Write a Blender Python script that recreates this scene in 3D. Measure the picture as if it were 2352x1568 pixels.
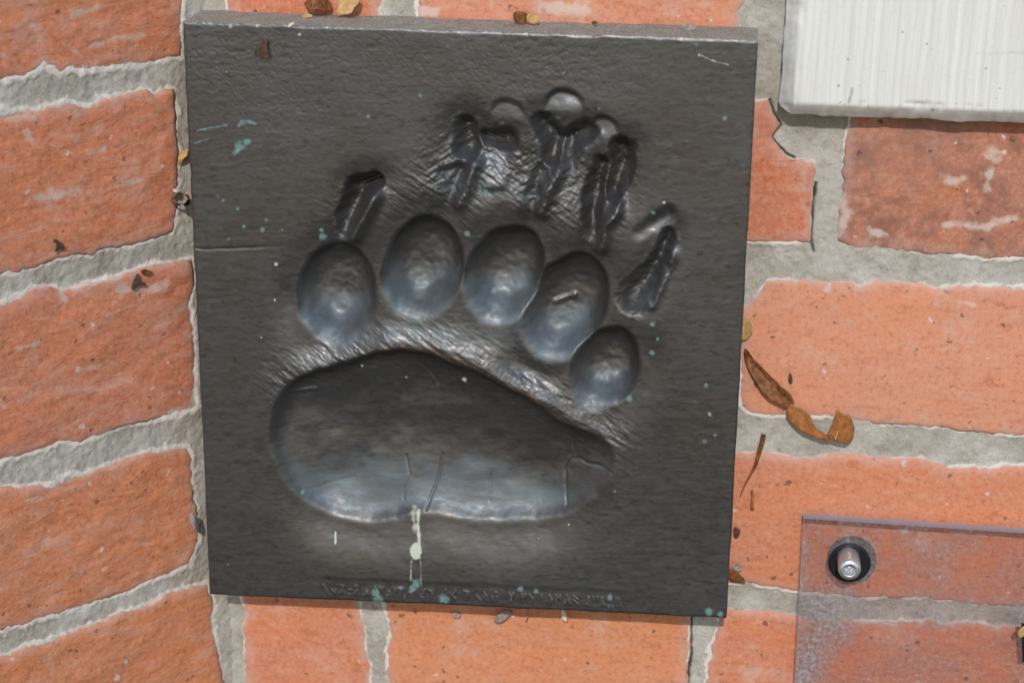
import bpy, math, random
import numpy as np
from mathutils import Vector, Matrix, kdtree

# ------------------------------------------------------------------ clear
for o in list(bpy.data.objects):
    bpy.data.objects.remove(o)
scene = bpy.context.scene
col = scene.collection
rng = random.Random(7)

# ------------------------------------------------------------------ camera
# photo coordinates are in a 2352 x 1568 frame; X right, Y into the wall, Z up (metres)
PW, PH, FPX = 2352.0, 1568.0, 4300.0
PITCH, ROLL, YAW = math.radians(19.1), math.radians(-0.63), math.radians(-6.9)
LEFT_ANG = math.radians(48.9)
Z0, DIST = 1.15, 0.875
fwd = np.array([math.sin(YAW)*math.cos(PITCH), math.cos(YAW)*math.cos(PITCH), -math.sin(PITCH)])
r0 = np.array([math.cos(YAW), -math.sin(YAW), 0.0])
d0 = np.cross(fwd, r0)
rgt = math.cos(ROLL)*r0 + math.sin(ROLL)*d0
dwn = -math.sin(ROLL)*r0 + math.cos(ROLL)*d0
CAM = np.array([0.0, 0.0, Z0]) - fwd*DIST
cam_data = bpy.data.cameras.new('camera')
cam = bpy.data.objects.new('camera', cam_data)
col.objects.link(cam)
cam.matrix_world = Matrix([[rgt[0], -dwn[0], -fwd[0], CAM[0]],
                           [rgt[1], -dwn[1], -fwd[1], CAM[1]],
                           [rgt[2], -dwn[2], -fwd[2], CAM[2]], [0, 0, 0, 1]])
cam_data.sensor_fit = 'HORIZONTAL'
cam_data.sensor_width = 36.0
cam_data.lens = 36.0*FPX/PW
cam_data.clip_start = 0.01
cam_data.clip_end = 200.0
cam_data.dof.use_dof = True
cam_data.dof.focus_distance = DIST-0.015
cam_data.dof.aperture_fstop = 9.0
scene.camera = cam

# ------------------------------------------------------------------ world, sun, exposure
SUN_ELEV, SUN_AZ = math.radians(33.5), math.radians(-1.5)   # stands in for the camera flash, behind and above the camera
SUN_STRENGTH, SKY_STRENGTH = 2.25, 0.15
to_sun = Vector((-math.sin(SUN_AZ)*math.cos(SUN_ELEV), -math.cos(SUN_AZ)*math.cos(SUN_ELEV), math.sin(SUN_ELEV)))
world = bpy.data.worlds.new('World')
scene.world = world
world.use_nodes = True
wn = world.node_tree.nodes
sky = wn.new('ShaderNodeTexSky')
sky.sky_type = 'NISHITA'
sky.sun_disc = False
sky.sun_elevation = SUN_ELEV
sky.sun_rotation = math.atan2(to_sun.x, to_sun.y)
sky.dust_density = 0.6
sky.air_density = 1.2
sky.ozone_density = 4.0
world.node_tree.links.new(sky.outputs[0], wn['Background'].inputs[0])
wn['Background'].inputs[1].default_value = SKY_STRENGTH
sd = bpy.data.lights.new('flash_sun', 'SUN')
sd.energy = SUN_STRENGTH
sd.angle = math.radians(0.5)
sd.color = (1.0, 0.975, 0.95)
flash_sun = bpy.data.objects.new('flash_sun', sd)
col.objects.link(flash_sun)
flash_sun.location = Vector(CAM) + to_sun*3
flash_sun.rotation_euler = to_sun.to_track_quat('Z', 'Y').to_euler()
scene.view_settings.view_transform = 'Standard'
scene.view_settings.look = 'None'
scene.view_settings.gamma = 1.0
scene.view_settings.use_curve_mapping = False
scene.view_settings.exposure = 0.0
scene.render.engine = 'CYCLES'

# ------------------------------------------------------------------ projection helpers
def ray(px, py):
    px = np.asarray(px, float); py = np.asarray(py, float)
    a = ((px-PW/2)/FPX)[..., None]; b = ((py-PH/2)/FPX)[..., None]
    return fwd + a*rgt + b*dwn
def hit(px, py, p0, n):
    d = ray(px, py)
    t = np.dot(np.asarray(p0)-CAM, n)/(d @ n)
    return CAM + d*t[..., None]
def project(P):
    v = P-CAM
    z = v @ fwd
    return PW/2+FPX*(v @ rgt)/z, PH/2+FPX*(v @ dwn)/z
NR = np.array([0.0, -1.0, 0.0])
def right_pt(px, py, off=0.0):           # point on the right wall face, off metres in front of it
    return hit(px, py, (0, -off, 0), NR)
corner = right_pt(500.0, 735.0)
DL = np.array([math.cos(LEFT_ANG), math.sin(LEFT_ANG), 0.0])      # along the left wall, towards the corner
NL = np.array([math.sin(LEFT_ANG), -math.cos(LEFT_ANG), 0.0])     # out of the left wall
def left_pt(px, py, off=0.0):
    return hit(px, py, corner+NL*off, NL)
def xy(pts):
    a = np.array(pts, float)
    return a[:, 0], a[:, 1]

# ------------------------------------------------------------------ numeric noise
def _hash(ix, iy, seed):
    h = (ix.astype(np.int64)*374761393 + iy.astype(np.int64)*668265263 + seed*1442695041) & 0x7fffffff
    h = ((h ^ (h >> 13))*1274126177) & 0x7fffffff
    return ((h ^ (h >> 16)) & 0xffff)/65535.0
def vnoise(x, y, seed=0):
    ix = np.floor(x); iy = np.floor(y)
    fx = x-ix; fy = y-iy
    fx = fx*fx*(3-2*fx); fy = fy*fy*(3-2*fy)
    a = _hash(ix, iy, seed); b = _hash(ix+1, iy, seed)
    c = _hash(ix, iy+1, seed); d = _hash(ix+1, iy+1, seed)
    return (a+(b-a)*fx)*(1-fy) + (c+(d-c)*fx)*fy - 0.5
def fbm(x, y, seed=0, octv=4, gain=0.5):
    s = 0; a = 1.0
    for i in range(octv):
        s = s+a*vnoise(x, y, seed+i*17); x = x*2.03+3.1; y = y*2.03+1.7; a *= gain
    return s
def sstep(a, b, x):
    t = np.clip((x-a)/(b-a), 0, 1)
    return t*t*(3-2*t)
def chaikin(pts, n=2, closed=True):
    p = np.array(pts, float)
    for _ in range(n):
        q = np.roll(p, -1, 0) if closed else p[1:]
        b = p if closed else p[:-1]
        r = np.empty((2*len(b), 2)); r[0::2] = .75*b+.25*q; r[1::2] = .25*b+.75*q
        if not closed:
            r = np.vstack([p[:1], r, p[-1:]])
        p = r
    return p
def seg_dist(X, Y, pts, closed=False):
    p = np.array(pts, float)
    q = np.roll(p, -1, 0) if closed else p[1:]
    b = p if closed else p[:-1]
    best = np.full(X.shape, 1e9)
    for (ax, ay), (cx, cy) in zip(b, q):
        dx, dy = cx-ax, cy-ay
        L = dx*dx+dy*dy+1e-12
        t = np.clip(((X-ax)*dx+(Y-ay)*dy)/L, 0, 1)
        best = np.minimum(best, (X-ax-t*dx)**2+(Y-ay-t*dy)**2)
    return np.sqrt(best)
def poly_sd(X, Y, pts):                  # signed distance, positive inside
    p = np.array(pts, float); q = np.roll(p, -1, 0)
    ins = np.zeros(X.shape, bool)
    for (ax, ay), (bx, by) in zip(p, q):
        if ay == by: continue
        c = ((ay > Y) != (by > Y)) & (X < (bx-ax)*(Y-ay)/(by-ay)+ax)
        ins ^= c
    d = seg_dist(X, Y, pts, True)
    return np.where(ins, d, -d)

# ------------------------------------------------------------------ object helpers
def mesh_np(name, V, F, smooth=True, attrs=None, normals=None):
    me = bpy.data.meshes.new(name)
    me.from_pydata([tuple(v) for v in V] if not isinstance(V, np.ndarray) else V.tolist(), [], F if isinstance(F, list) else F.tolist())
    if smooth:
        me.polygons.foreach_set('use_smooth', [True]*len(me.polygons))
    for k, a in (attrs or {}).items():
        at = me.attributes.new(k, 'FLOAT', 'POINT')
        at.data.foreach_set('value', np.asarray(a, np.float32))
    me.update()
    if normals is not None:
        me.normals_split_custom_set_from_vertices(normals.tolist())
    return me
def obj(name, me, m=None, parent=None):
    o = bpy.data.objects.new(name, me)
    col.objects.link(o)
    if me is not None and m is not None:
        me.materials.append(m)
    if parent is not None:
        o.parent = parent
    return o
def tag(o, label=None, cat=None, group=None, kind=None):
    if label: o['label'] = label
    if cat: o['category'] = cat
    if group: o['group'] = group
    if kind: o['kind'] = kind
    return o
def empty(name, loc, rz=0.0):
    o = bpy.data.objects.new(name, None)
    col.objects.link(o)
    o.empty_display_size = 0.02
    o.location = loc; o.rotation_euler = (0, 0, rz)
    return o

# ------------------------------------------------------------------ materials
class NT:
    def __init__(s, name):
        s.m = bpy.data.materials.new(name); s.m.use_nodes = True
        s.t = s.m.node_tree; s.n = s.t.nodes; s.l = s.t.links
        s.b = s.n['Principled BSDF']; s.out = s.n['Material Output']
        tc = s.n.new('ShaderNodeTexCoord'); s.co = tc.outputs['Object']
    def link(s, a, b): s.l.new(a, b)
    def attr(s, k):
        a = s.n.new('ShaderNodeAttribute'); a.attribute_name = k; return a.outputs['Fac']
    def mapped(s, scale, rot=(0, 0, 0), vec=None):
        m = s.n.new('ShaderNodeMapping'); m.inputs['Scale'].default_value = scale; m.inputs['Rotation'].default_value = rot
        s.link(vec or s.co, m.inputs['Vector']); return m.outputs[0]
    def noise(s, scale, detail=4, rough=.55, vec=None, dist=0.0):
        n = s.n.new('ShaderNodeTexNoise'); n.inputs['Scale'].default_value = scale; n.inputs['Detail'].default_value = detail
        n.inputs['Roughness'].default_value = rough; n.inputs['Distortion'].default_value = dist
        s.link(vec or s.co, n.inputs['Vector']); return n.outputs['Fac']
    def voro(s, scale, vec=None, feat='F1'):
        n = s.n.new('ShaderNodeTexVoronoi'); n.feature = feat; n.inputs['Scale'].default_value = scale
        s.link(vec or s.co, n.inputs['Vector']); return n.outputs['Distance']
    def ramp(s, fac, stops):
        r = s.n.new('ShaderNodeValToRGB'); e = r.color_ramp.elements
        while len(e) < len(stops): e.new(0.5)
        for k, (p, c) in zip(e, stops):
            k.position = p; k.color = (*c, 1) if len(c) == 3 else c
        s.link(fac, r.inputs[0]); return r.outputs[0]
    def step(s, fac, a, b, lo=0.0, hi=1.0):
        m = s.n.new('ShaderNodeMapRange'); m.interpolation_type = 'SMOOTHSTEP'
        for i, v in zip(('From Min', 'From Max', 'To Min', 'To Max'), (a, b, lo, hi)): m.inputs[i].default_value = v
        s.link(fac, m.inputs['Value']); return m.outputs[0]
    def math(s, op, a, b=None):
        m = s.n.new('ShaderNodeMath'); m.operation = op
        for i, v in enumerate((a, b)):
            if v is None: continue
            if isinstance(v, (int, float)): m.inputs[i].default_value = v
            else: s.link(v, m.inputs[i])
        return m.outputs[0]
    def mix(s, fac, a, b, mode='MIX'):
        m = s.n.new('ShaderNodeMix'); m.data_type = 'RGBA'; m.blend_type = mode
        for i, v in ((0, fac), (6, a), (7, b)):
            if isinstance(v, (int, float)): m.inputs[i].default_value = v
            elif isinstance(v, tuple): m.inputs[i].default_value = (*v, 1)
            else: s.link(v, m.inputs[i])
        return m.outputs[2]
    def bump(s, h, strength, dist, normal=None):
        b = s.n.new('ShaderNodeBump'); b.inputs['Strength'].default_value = strength; b.inputs['Distance'].default_value = dist
        s.link(h, b.inputs['Height'])
        if normal is not None: s.link(normal, b.inputs['Normal'])
        return b.outputs[0]
    def done(s, color, rough=.8, normal=None, spec=None, metal=None):
        for k, v in (('Base Color', color), ('Roughness', rough), ('Specular IOR Level', spec), ('Metallic', metal)):
            if v is None: continue
            if isinstance(v, (int, float)): s.b.inputs[k].default_value = v
            elif isinstance(v, tuple): s.b.inputs[k].default_value = (*v, 1)
            else: s.link(v, s.b.inputs[k])
        if normal is not None: s.link(normal, s.b.inputs['Normal'])
        return s.m

def brick_material(name, streak, pale_amt, pore_amt, soot=0.0):
    t = NT(name)
    oi = t.n.new('ShaderNodeObjectInfo')
    off = t.n.new('ShaderNodeVectorMath'); off.operation = 'ADD'
    sc = t.n.new('ShaderNodeVectorMath'); sc.operation = 'SCALE'; sc.inputs['Scale'].default_value = 7.3
    cx = t.n.new('ShaderNodeCombineXYZ')
    t.link(oi.outputs['Random'], cx.inputs[0]); t.link(oi.outputs['Random'], cx.inputs[2])
    t.link(cx.outputs[0], sc.inputs[0]); t.link(t.co, off.inputs[0]); t.link(sc.outputs[0], off.inputs[1])
    co = off.outputs[0]
    st = t.mapped((1.0, 1.0, 2.4), (0, math.radians(12 if streak else 0), 0), co)
    big = t.noise(22, 3, .55, st)
    mid = t.noise(85, 6, .65, st, .4)
    fine = t.noise(420, 4, .6, co)
    grain = t.noise(1300, 3, .7, co)
    rag = t.noise(58, 9, .74, st, .5)
    base = oi.outputs['Color']
    c = t.mix(t.step(big, .35, .65), t.mix(.35, base, (.66, .20, .060)), t.mix(.35, base, (.56, .215, .125)))
    c = t.mix(t.math('MULTIPLY', t.step(mid, .53, .68), .45), c, (.42, .10, .036))
    c = t.mix(t.math('MULTIPLY', t.step(mid, .46, .32), .45), c, (.66, .33, .20))
    c = t.mix(t.math('MULTIPLY', t.step(rag, .55, .70), .50), c, (.60, .37, .28))
    c = t.mix(t.math('MULTIPLY', t.step(rag, .43, .30), .48), c, (.31, .075, .032))
    c = t.mix(t.math('MULTIPLY', t.step(fine, .48, .68), .38), c, (.68, .36, .21))
    c = t.mix(t.math('MULTIPLY', t.step(fine, .47, .30), .40), c, (.25, .06, .03))
    c = t.mix(t.math('MULTIPLY', t.step(grain, .55, .70), .30), c, (.74, .50, .36))
    c = t.mix(t.math('MULTIPLY', t.step(grain, .45, .30), .30), c, (.16, .05, .03))
    if streak:
        sm = t.noise(30, 10, .74, t.mapped((1., 1., 3.0), (0, math.radians(14), 0), co), .6)
        c = t.mix(t.math('MULTIPLY', t.step(sm, .53, .66), .55), c, (.66, .40, .30))
        c = t.mix(t.math('MULTIPLY', t.step(sm, .44, .30), .42), c, (.34, .08, .03))
    if soot:
        so = t.noise(70, 10, .75, co, .3); so2 = t.noise(16, 4, .6, co)
        c = t.mix(t.math('MULTIPLY', t.step(so, .42, .62), soot), c, (.20, .085, .060))
        c = t.mix(t.math('MULTIPLY', t.step(so2, .45, .65), soot*.6), c, (.30, .15, .115))
        c = t.mix(t.math('MULTIPLY', t.step(so, .38, .28), soot*.6), c, (.70, .33, .16))
    # pale lime bloom, ragged
    bl = t.noise(30, 9, .72, co)
    c = t.mix(t.math('MULTIPLY', t.step(bl, .53, .68), pale_amt), c, (.62, .45, .37))
    # dark pores and tiny pale grains
    wob = t.n.new('ShaderNodeVectorMath'); wob.operation = 'ADD'
    wn3 = t.n.new('ShaderNodeTexNoise'); wn3.inputs['Scale'].default_value = 500; t.link(co, wn3.inputs['Vector'])
    wsc = t.n.new('ShaderNodeVectorMath'); wsc.operation = 'SCALE'; wsc.inputs['Scale'].default_value = .004
    t.link(wn3.outputs['Color'], wsc.inputs[0]); t.link(co, wob.inputs[0]); t.link(wsc.outputs[0], wob.inputs[1])
    pv = t.voro(120, wob.outputs[0])
    pm = t.noise(70, 3, .6, co)
    pore = t.step(t.math('ADD', pv, t.math('MULTIPLY', t.math('SUBTRACT', pm, .5), -.55)), .12, .04)
    c = t.mix(t.math('MULTIPLY', pore, pore_amt), c, (.07, .045, .04))
    gv = t.voro(80, t.mapped((1, 1, 1), (.3, .5, .7), wob.outputs[0]))
    gm = t.noise(50, 3, .6, t.mapped((1, 1, 1), (1, .2, .4), co))
    c = t.mix(t.math('MULTIPLY', t.step(t.math('ADD', gv, t.math('MULTIPLY', t.math('SUBTRACT', gm, .5), -.5)), .10, .03), .8), c, (.66, .60, .54))
    # smear of mortar towards the arrises (edge = 1 at the brick's outline)
    e = t.attr('edge')
    en = t.noise(120, 5, .65, co)
    ef = t.step(t.math('ADD', e, t.math('ADD', t.math('MULTIPLY', t.math('SUBTRACT', en, .5), 1.4), t.math('MULTIPLY', t.math('SUBTRACT', t.noise(30, 3, .5, co), .5), 1.4))), .74, 1.02)
    c = t.mix(t.math('MULTIPLY', ef, .85), c, (.70, .60, .52))
    ef2 = t.math('MULTIPLY', t.step(t.math('ADD', t.attr('halo'), t.math('MULTIPLY', t.math('SUBTRACT', en, .5), 1.3)), .45, 1.0), .5)
    c = t.mix(ef2, c, (.56, .36, .30))
    pt = t.attr('patch')
    pn = t.noise(190, 5, .6, co)
    c = t.mix(t.math('MULTIPLY', t.step(t.math('ADD', pt, t.math('MULTIPLY', t.math('SUBTRACT', pn, .5), 2.2)), .35, 1.05), .62 if streak else .8), c, (.62, .49, .41))
    c = t.mix(.06, c, (.80, .52, .38))
    h = t.math('ADD', t.math('MULTIPLY', rag, 1.4 if streak else .6), t.math('ADD', t.math('ADD', t.math('MULTIPLY', fine, .35), t.math('MULTIPLY', grain, .2)), t.math('MULTIPLY', pore, -.4)))
    return t.done(c, t.step(fine, .3, .7, .82, .95), t.bump(h, .8, .0012 if streak else .0007), .25)
brick_left = brick_material('fired_clay_dragface', True, .40, .6)
brick_sooty = brick_material('fired_clay_sooty', False, .40, .9, .75)
brick_right = brick_material('fired_clay_smooth', False, .45, .75)
def mortar_material():
    t = NT('lime_mortar')
    a = t.noise(48, 5, .6); b = t.noise(200, 8, .75); g = t.noise(1300, 3, .6)
    c = t.ramp(a, [(.28, (.31, .27, .21)), (.5, (.45, .405, .335)), (.74, (.58, .535, .465))])
    c = t.mix(t.math('MULTIPLY', t.step(b, .52, .67), .55), c, (.245, .215, .17))
    dk = t.noise(85, 8, .72)
    c = t.mix(t.math('MULTIPLY', t.step(dk, .54, .70), .45), c, (.235, .205, .165))
    c = t.mix(t.math('MULTIPLY', t.step(b, .47, .30), .30), c, (.58, .565, .52))
    c = t.mix(t.math('MULTIPLY', t.step(g, .54, .68), .40), c, (.17, .16, .14))
    c = t.mix(t.math('MULTIPLY', t.step(g, .45, .32), .30), c, (.62, .60, .55))
    e = t.attr('edge'); en = t.noise(170, 4, .6)
    c = t.mix(t.math('MULTIPLY', t.step(t.math('ADD', e, t.math('MULTIPLY', t.math('SUBTRACT', en, .5), 1.0)), .38, .75), .85), c, (.74, .66, .57))
    c = t.mix(t.attr('crack'), c, (.035, .032, .03))
    h = t.math('ADD', b, t.math('MULTIPLY', g, .4))
    return t.done(c, .95, t.bump(h, .7, .0007), .2)
M_mortar = mortar_material()
def bronze_material():
    t = NT('patinated_bronze')
    brush = t.noise(330, 6, .68, t.mapped((.62, 1, 1.6), (0, math.radians(6), 0)), .6)
    scr = t.noise(420, 3, .6, t.mapped((.12, 1, 1.8), (0, math.radians(5), 0)))
    fine = t.noise(1100, 4, .65)
    mid = t.noise(24, 6, .62)
    mot = t.noise(95, 6, .7)
    c = t.ramp(mid, [(.3, (.104, .090, .079)), (.5, (.116, .110, .104)), (.72, (.128, .128, .128))])
    c = t.mix(t.math('MULTIPLY', t.step(mot, .52, .72), .45), c, (.105, .082, .066))
    c = t.mix(t.math('MULTIPLY', t.step(mot, .46, .30), .40), c, (.165, .180, .182))
    c = t.mix(t.math('MULTIPLY', t.step(scr, .60, .76), .30), c, (.24, .24, .24))
    c = t.mix(t.math('MULTIPLY', t.step(brush, .48, .32), .35), c, (.075, .068, .062))
    fi = t.attr('tint')
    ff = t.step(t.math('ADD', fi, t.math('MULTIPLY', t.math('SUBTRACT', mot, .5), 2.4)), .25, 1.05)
    c = t.mix(t.math('MULTIPLY', ff, .55), c, (.122, .158, .172))  # blend towards blue-grey by the mask
    w = t.attr('worn'); wn_ = t.noise(260, 5, .65)
    c = t.mix(t.math('MULTIPLY', t.step(t.math('ADD', w, t.math('MULTIPLY', t.math('SUBTRACT', wn_, .5), 2.0)), .45, 1.15), .7), c, (.21, .145, .085))
    g = t.attr('green'); gn = t.noise(420, 5, .65)
    gf = t.step(t.math('ADD', g, t.math('MULTIPLY', t.math('SUBTRACT', gn, .5), 1.3)), .35, .95)
    c = t.mix(t.math('MULTIPLY', gf, .65), c, (.14, .31, .28))
    pl = t.attr('pale')
    pf = t.step(t.math('ADD', pl, t.math('MULTIPLY', t.math('SUBTRACT', gn, .5), 1.0)), .35, .85)
    c = t.mix(t.math('MULTIPLY', pf, .85), c, (.56, .60, .48))
    du = t.attr('dust')
    dm = t.math('MULTIPLY', du, t.step(mot, .25, .65, .55, 1.0))
    c = t.mix(dm, c, t.mix(t.step(fine, .4, .62), (.20, .185, .145), (.46, .43, .34)))
    lay = t.math('MAXIMUM', t.math('MAXIMUM', gf, pf), du)
    lay = t.math('MAXIMUM', lay, t.math('MULTIPLY', ff, .25))
    met = t.math('MULTIPLY', t.math('SUBTRACT', 1.0, lay), .72)
    ro = t.math('ADD', t.math('ADD', t.step(brush, .3, .7, .34, .50), t.math('MULTIPLY', t.attr('grit'), .14)), t.math('MULTIPLY', lay, .4))
    h = t.math('ADD', t.math('MULTIPLY', brush, .8), t.math('ADD', t.math('MULTIPLY', scr, .22), t.math('MULTIPLY', fine, .30)))
    return t.done(c, ro, t.bump(h, .36, .00022), .5, met)
M_bronze = bronze_material()
def stone_material():
    t = NT('pale_sawn_stone')
    wv = t.noise(300, 3, .6, t.mapped((1, 1, .03)))
    wv2 = t.noise(520, 2, .5, t.mapped((1, 1, .05)))
    sp = t.noise(900, 4, .7)
    sx = t.n.new('ShaderNodeSeparateXYZ'); t.link(t.co, sx.inputs[0])
    rib = t.math('SINE', t.math('ADD', t.math('MULTIPLY', sx.outputs[0], 1900.0), t.math('MULTIPLY', t.noise(25, 3, .5), 9.0)))
    c = t.ramp(wv, [(.3, (.68, .65, .56)), (.5, (.75, .725, .645)), (.7, (.80, .78, .715))])
    c = t.mix(t.math('MULTIPLY', t.step(wv2, .55, .75), .25), c, (.60, .585, .51))
    c = t.mix(t.math('MULTIPLY', t.step(rib, .1, 1.0), .30), c, (.60, .575, .48))
    c = t.mix(t.math('MULTIPLY', t.step(sp, .53, .68), .35), c, (.55, .53, .46))
    c = t.mix(t.math('MULTIPLY', t.step(t.noise(26, 4, .6), .55, .78), .30), c, (.62, .58, .46))
    c = t.mix(t.math('MULTIPLY', t.step(t.voro(190), .10, .05), t.step(t.noise(40, 2), .5, .56)), c, (.10, .10, .095))
    c = t.mix(t.attr('rim'), c, t.mix(t.step(t.noise(180, 8, .75), .35, .65), (.50, .48, .43), (.66, .64, .58)))
    c = t.mix(t.math('MULTIPLY', t.step(t.math('ADD', t.attr('stain'), t.math('MULTIPLY', t.math('SUBTRACT', t.noise(420, 3, .6), .5), 1.0)), .45, 1.05), .6), c, (.16, .16, .165))
    h = t.math('ADD', t.math('ADD', t.math('MULTIPLY', wv, .4), t.math('MULTIPLY', rib, -.2)), t.math('ADD', t.math('MULTIPLY', wv2, .4), t.math('MULTIPLY', sp, .3)))
    return t.done(c, .85, t.bump(h, .35, .0004), .3)
M_stone = stone_material()
def simple(name, c1, c2, scale=300, rough=.7, metal=0.0, bump=.0003, spec=.4):
    t = NT(name)
    n = t.noise(scale, 5, .65)
    return t.done(t.mix(t.step(n, .3, .7), c1, c2), rough, t.bump(n, .6, bump), spec, metal)
M_leaf = simple('dry_leaf_brown', (.10, .032, .010), (.33, .125, .035), 420, .6, 0, .0005)
M_leaf_orange = simple('dry_leaf_orange', (.27, .085, .020), (.44, .18, .05), 380, .6, 0, .0004)
M_leaf_tan = simple('dry_leaf_tan', (.42, .22, .07), (.62, .40, .16), 350, .65, 0, .0004)
M_husk_dark = simple('husk_dark', (.035, .022, .016), (.14, .075, .05), 600, .8, 0, .0004)
M_husk_grey = simple('husk_grey', (.20, .15, .12), (.42, .36, .31), 600, .8, 0, .0004)
M_seed_white = simple('seed_cream', (.55, .48, .36), (.74, .68, .55), 700, .6, 0, .0002)
M_black = simple('black_rubber', (.006, .007, .009), (.018, .019, .022), 500, .38, 0, .0001)
M_grey_rubber = simple('dusty_gasket', (.10, .095, .085), (.24, .22, .195), 500, .9, 0, .0002)
M_steel = simple('stainless_steel', (.58, .58, .59), (.72, .72, .72), 900, .36, .75, .00005)
def acrylic_material(name, haze_lo, haze_hi, edge=False):
    t = NT(name)
    tr = t.n.new('ShaderNodeBsdfTransparent'); tr.inputs[0].default_value = (.93, .92, .94, 1)
    gl = t.n.new('ShaderNodeBsdfGlossy'); gl.inputs['Roughness'].default_value = .12
    fr = t.n.new('ShaderNodeFresnel'); fr.inputs[0].default_value = 1.45
    m1 = t.n.new('ShaderNodeMixShader'); t.link(fr.outputs[0], m1.inputs[0]); t.link(tr.outputs[0], m1.inputs[1]); t.link(gl.outputs[0], m1.inputs[2])
    df = t.n.new('ShaderNodeBsdfDiffuse')
    n1 = t.noise(55, 8, .72); n2 = t.noise(520, 6, .72)
    if edge:
        df.inputs[0].default_value = (.36, .35, .39, 1)
        fac = t.step(n2, .3, .7, haze_lo, haze_hi)
    else:
        c = t.ramp(n2, [(.36, (.17, .155, .15)), (.5, (.33, .295, .295)), (.64, (.50, .46, .46))])
        t.link(c, df.inputs[0])
        sp = t.step(n2, .56, .70, 0, .38)
        fac = t.math('MAXIMUM', t.math('MULTIPLY', t.attr('grime'), t.step(t.math('ADD', n1, t.math('MULTIPLY', t.math('SUBTRACT', n2, .5), .35)), .30, .66, .35, .85)),
                     t.math('ADD', t.step(n1, .40, .70, haze_lo, haze_hi), t.math('MULTIPLY', sp, t.step(n1, .45, .62))))
    m2 = t.n.new('ShaderNodeMixShader')
    t.link(fac, m2.inputs[0]); t.link(m1.outputs[0], m2.inputs[1]); t.link(df.outputs[0], m2.inputs[2])
    t.link(m2.outputs[0], t.out.inputs[0])
    return t.m
M_acrylic = acrylic_material('dusty_acrylic', .10, .34)
M_acrylic_edge = acrylic_material('acrylic_cut_edge', .70, .85, True)

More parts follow.
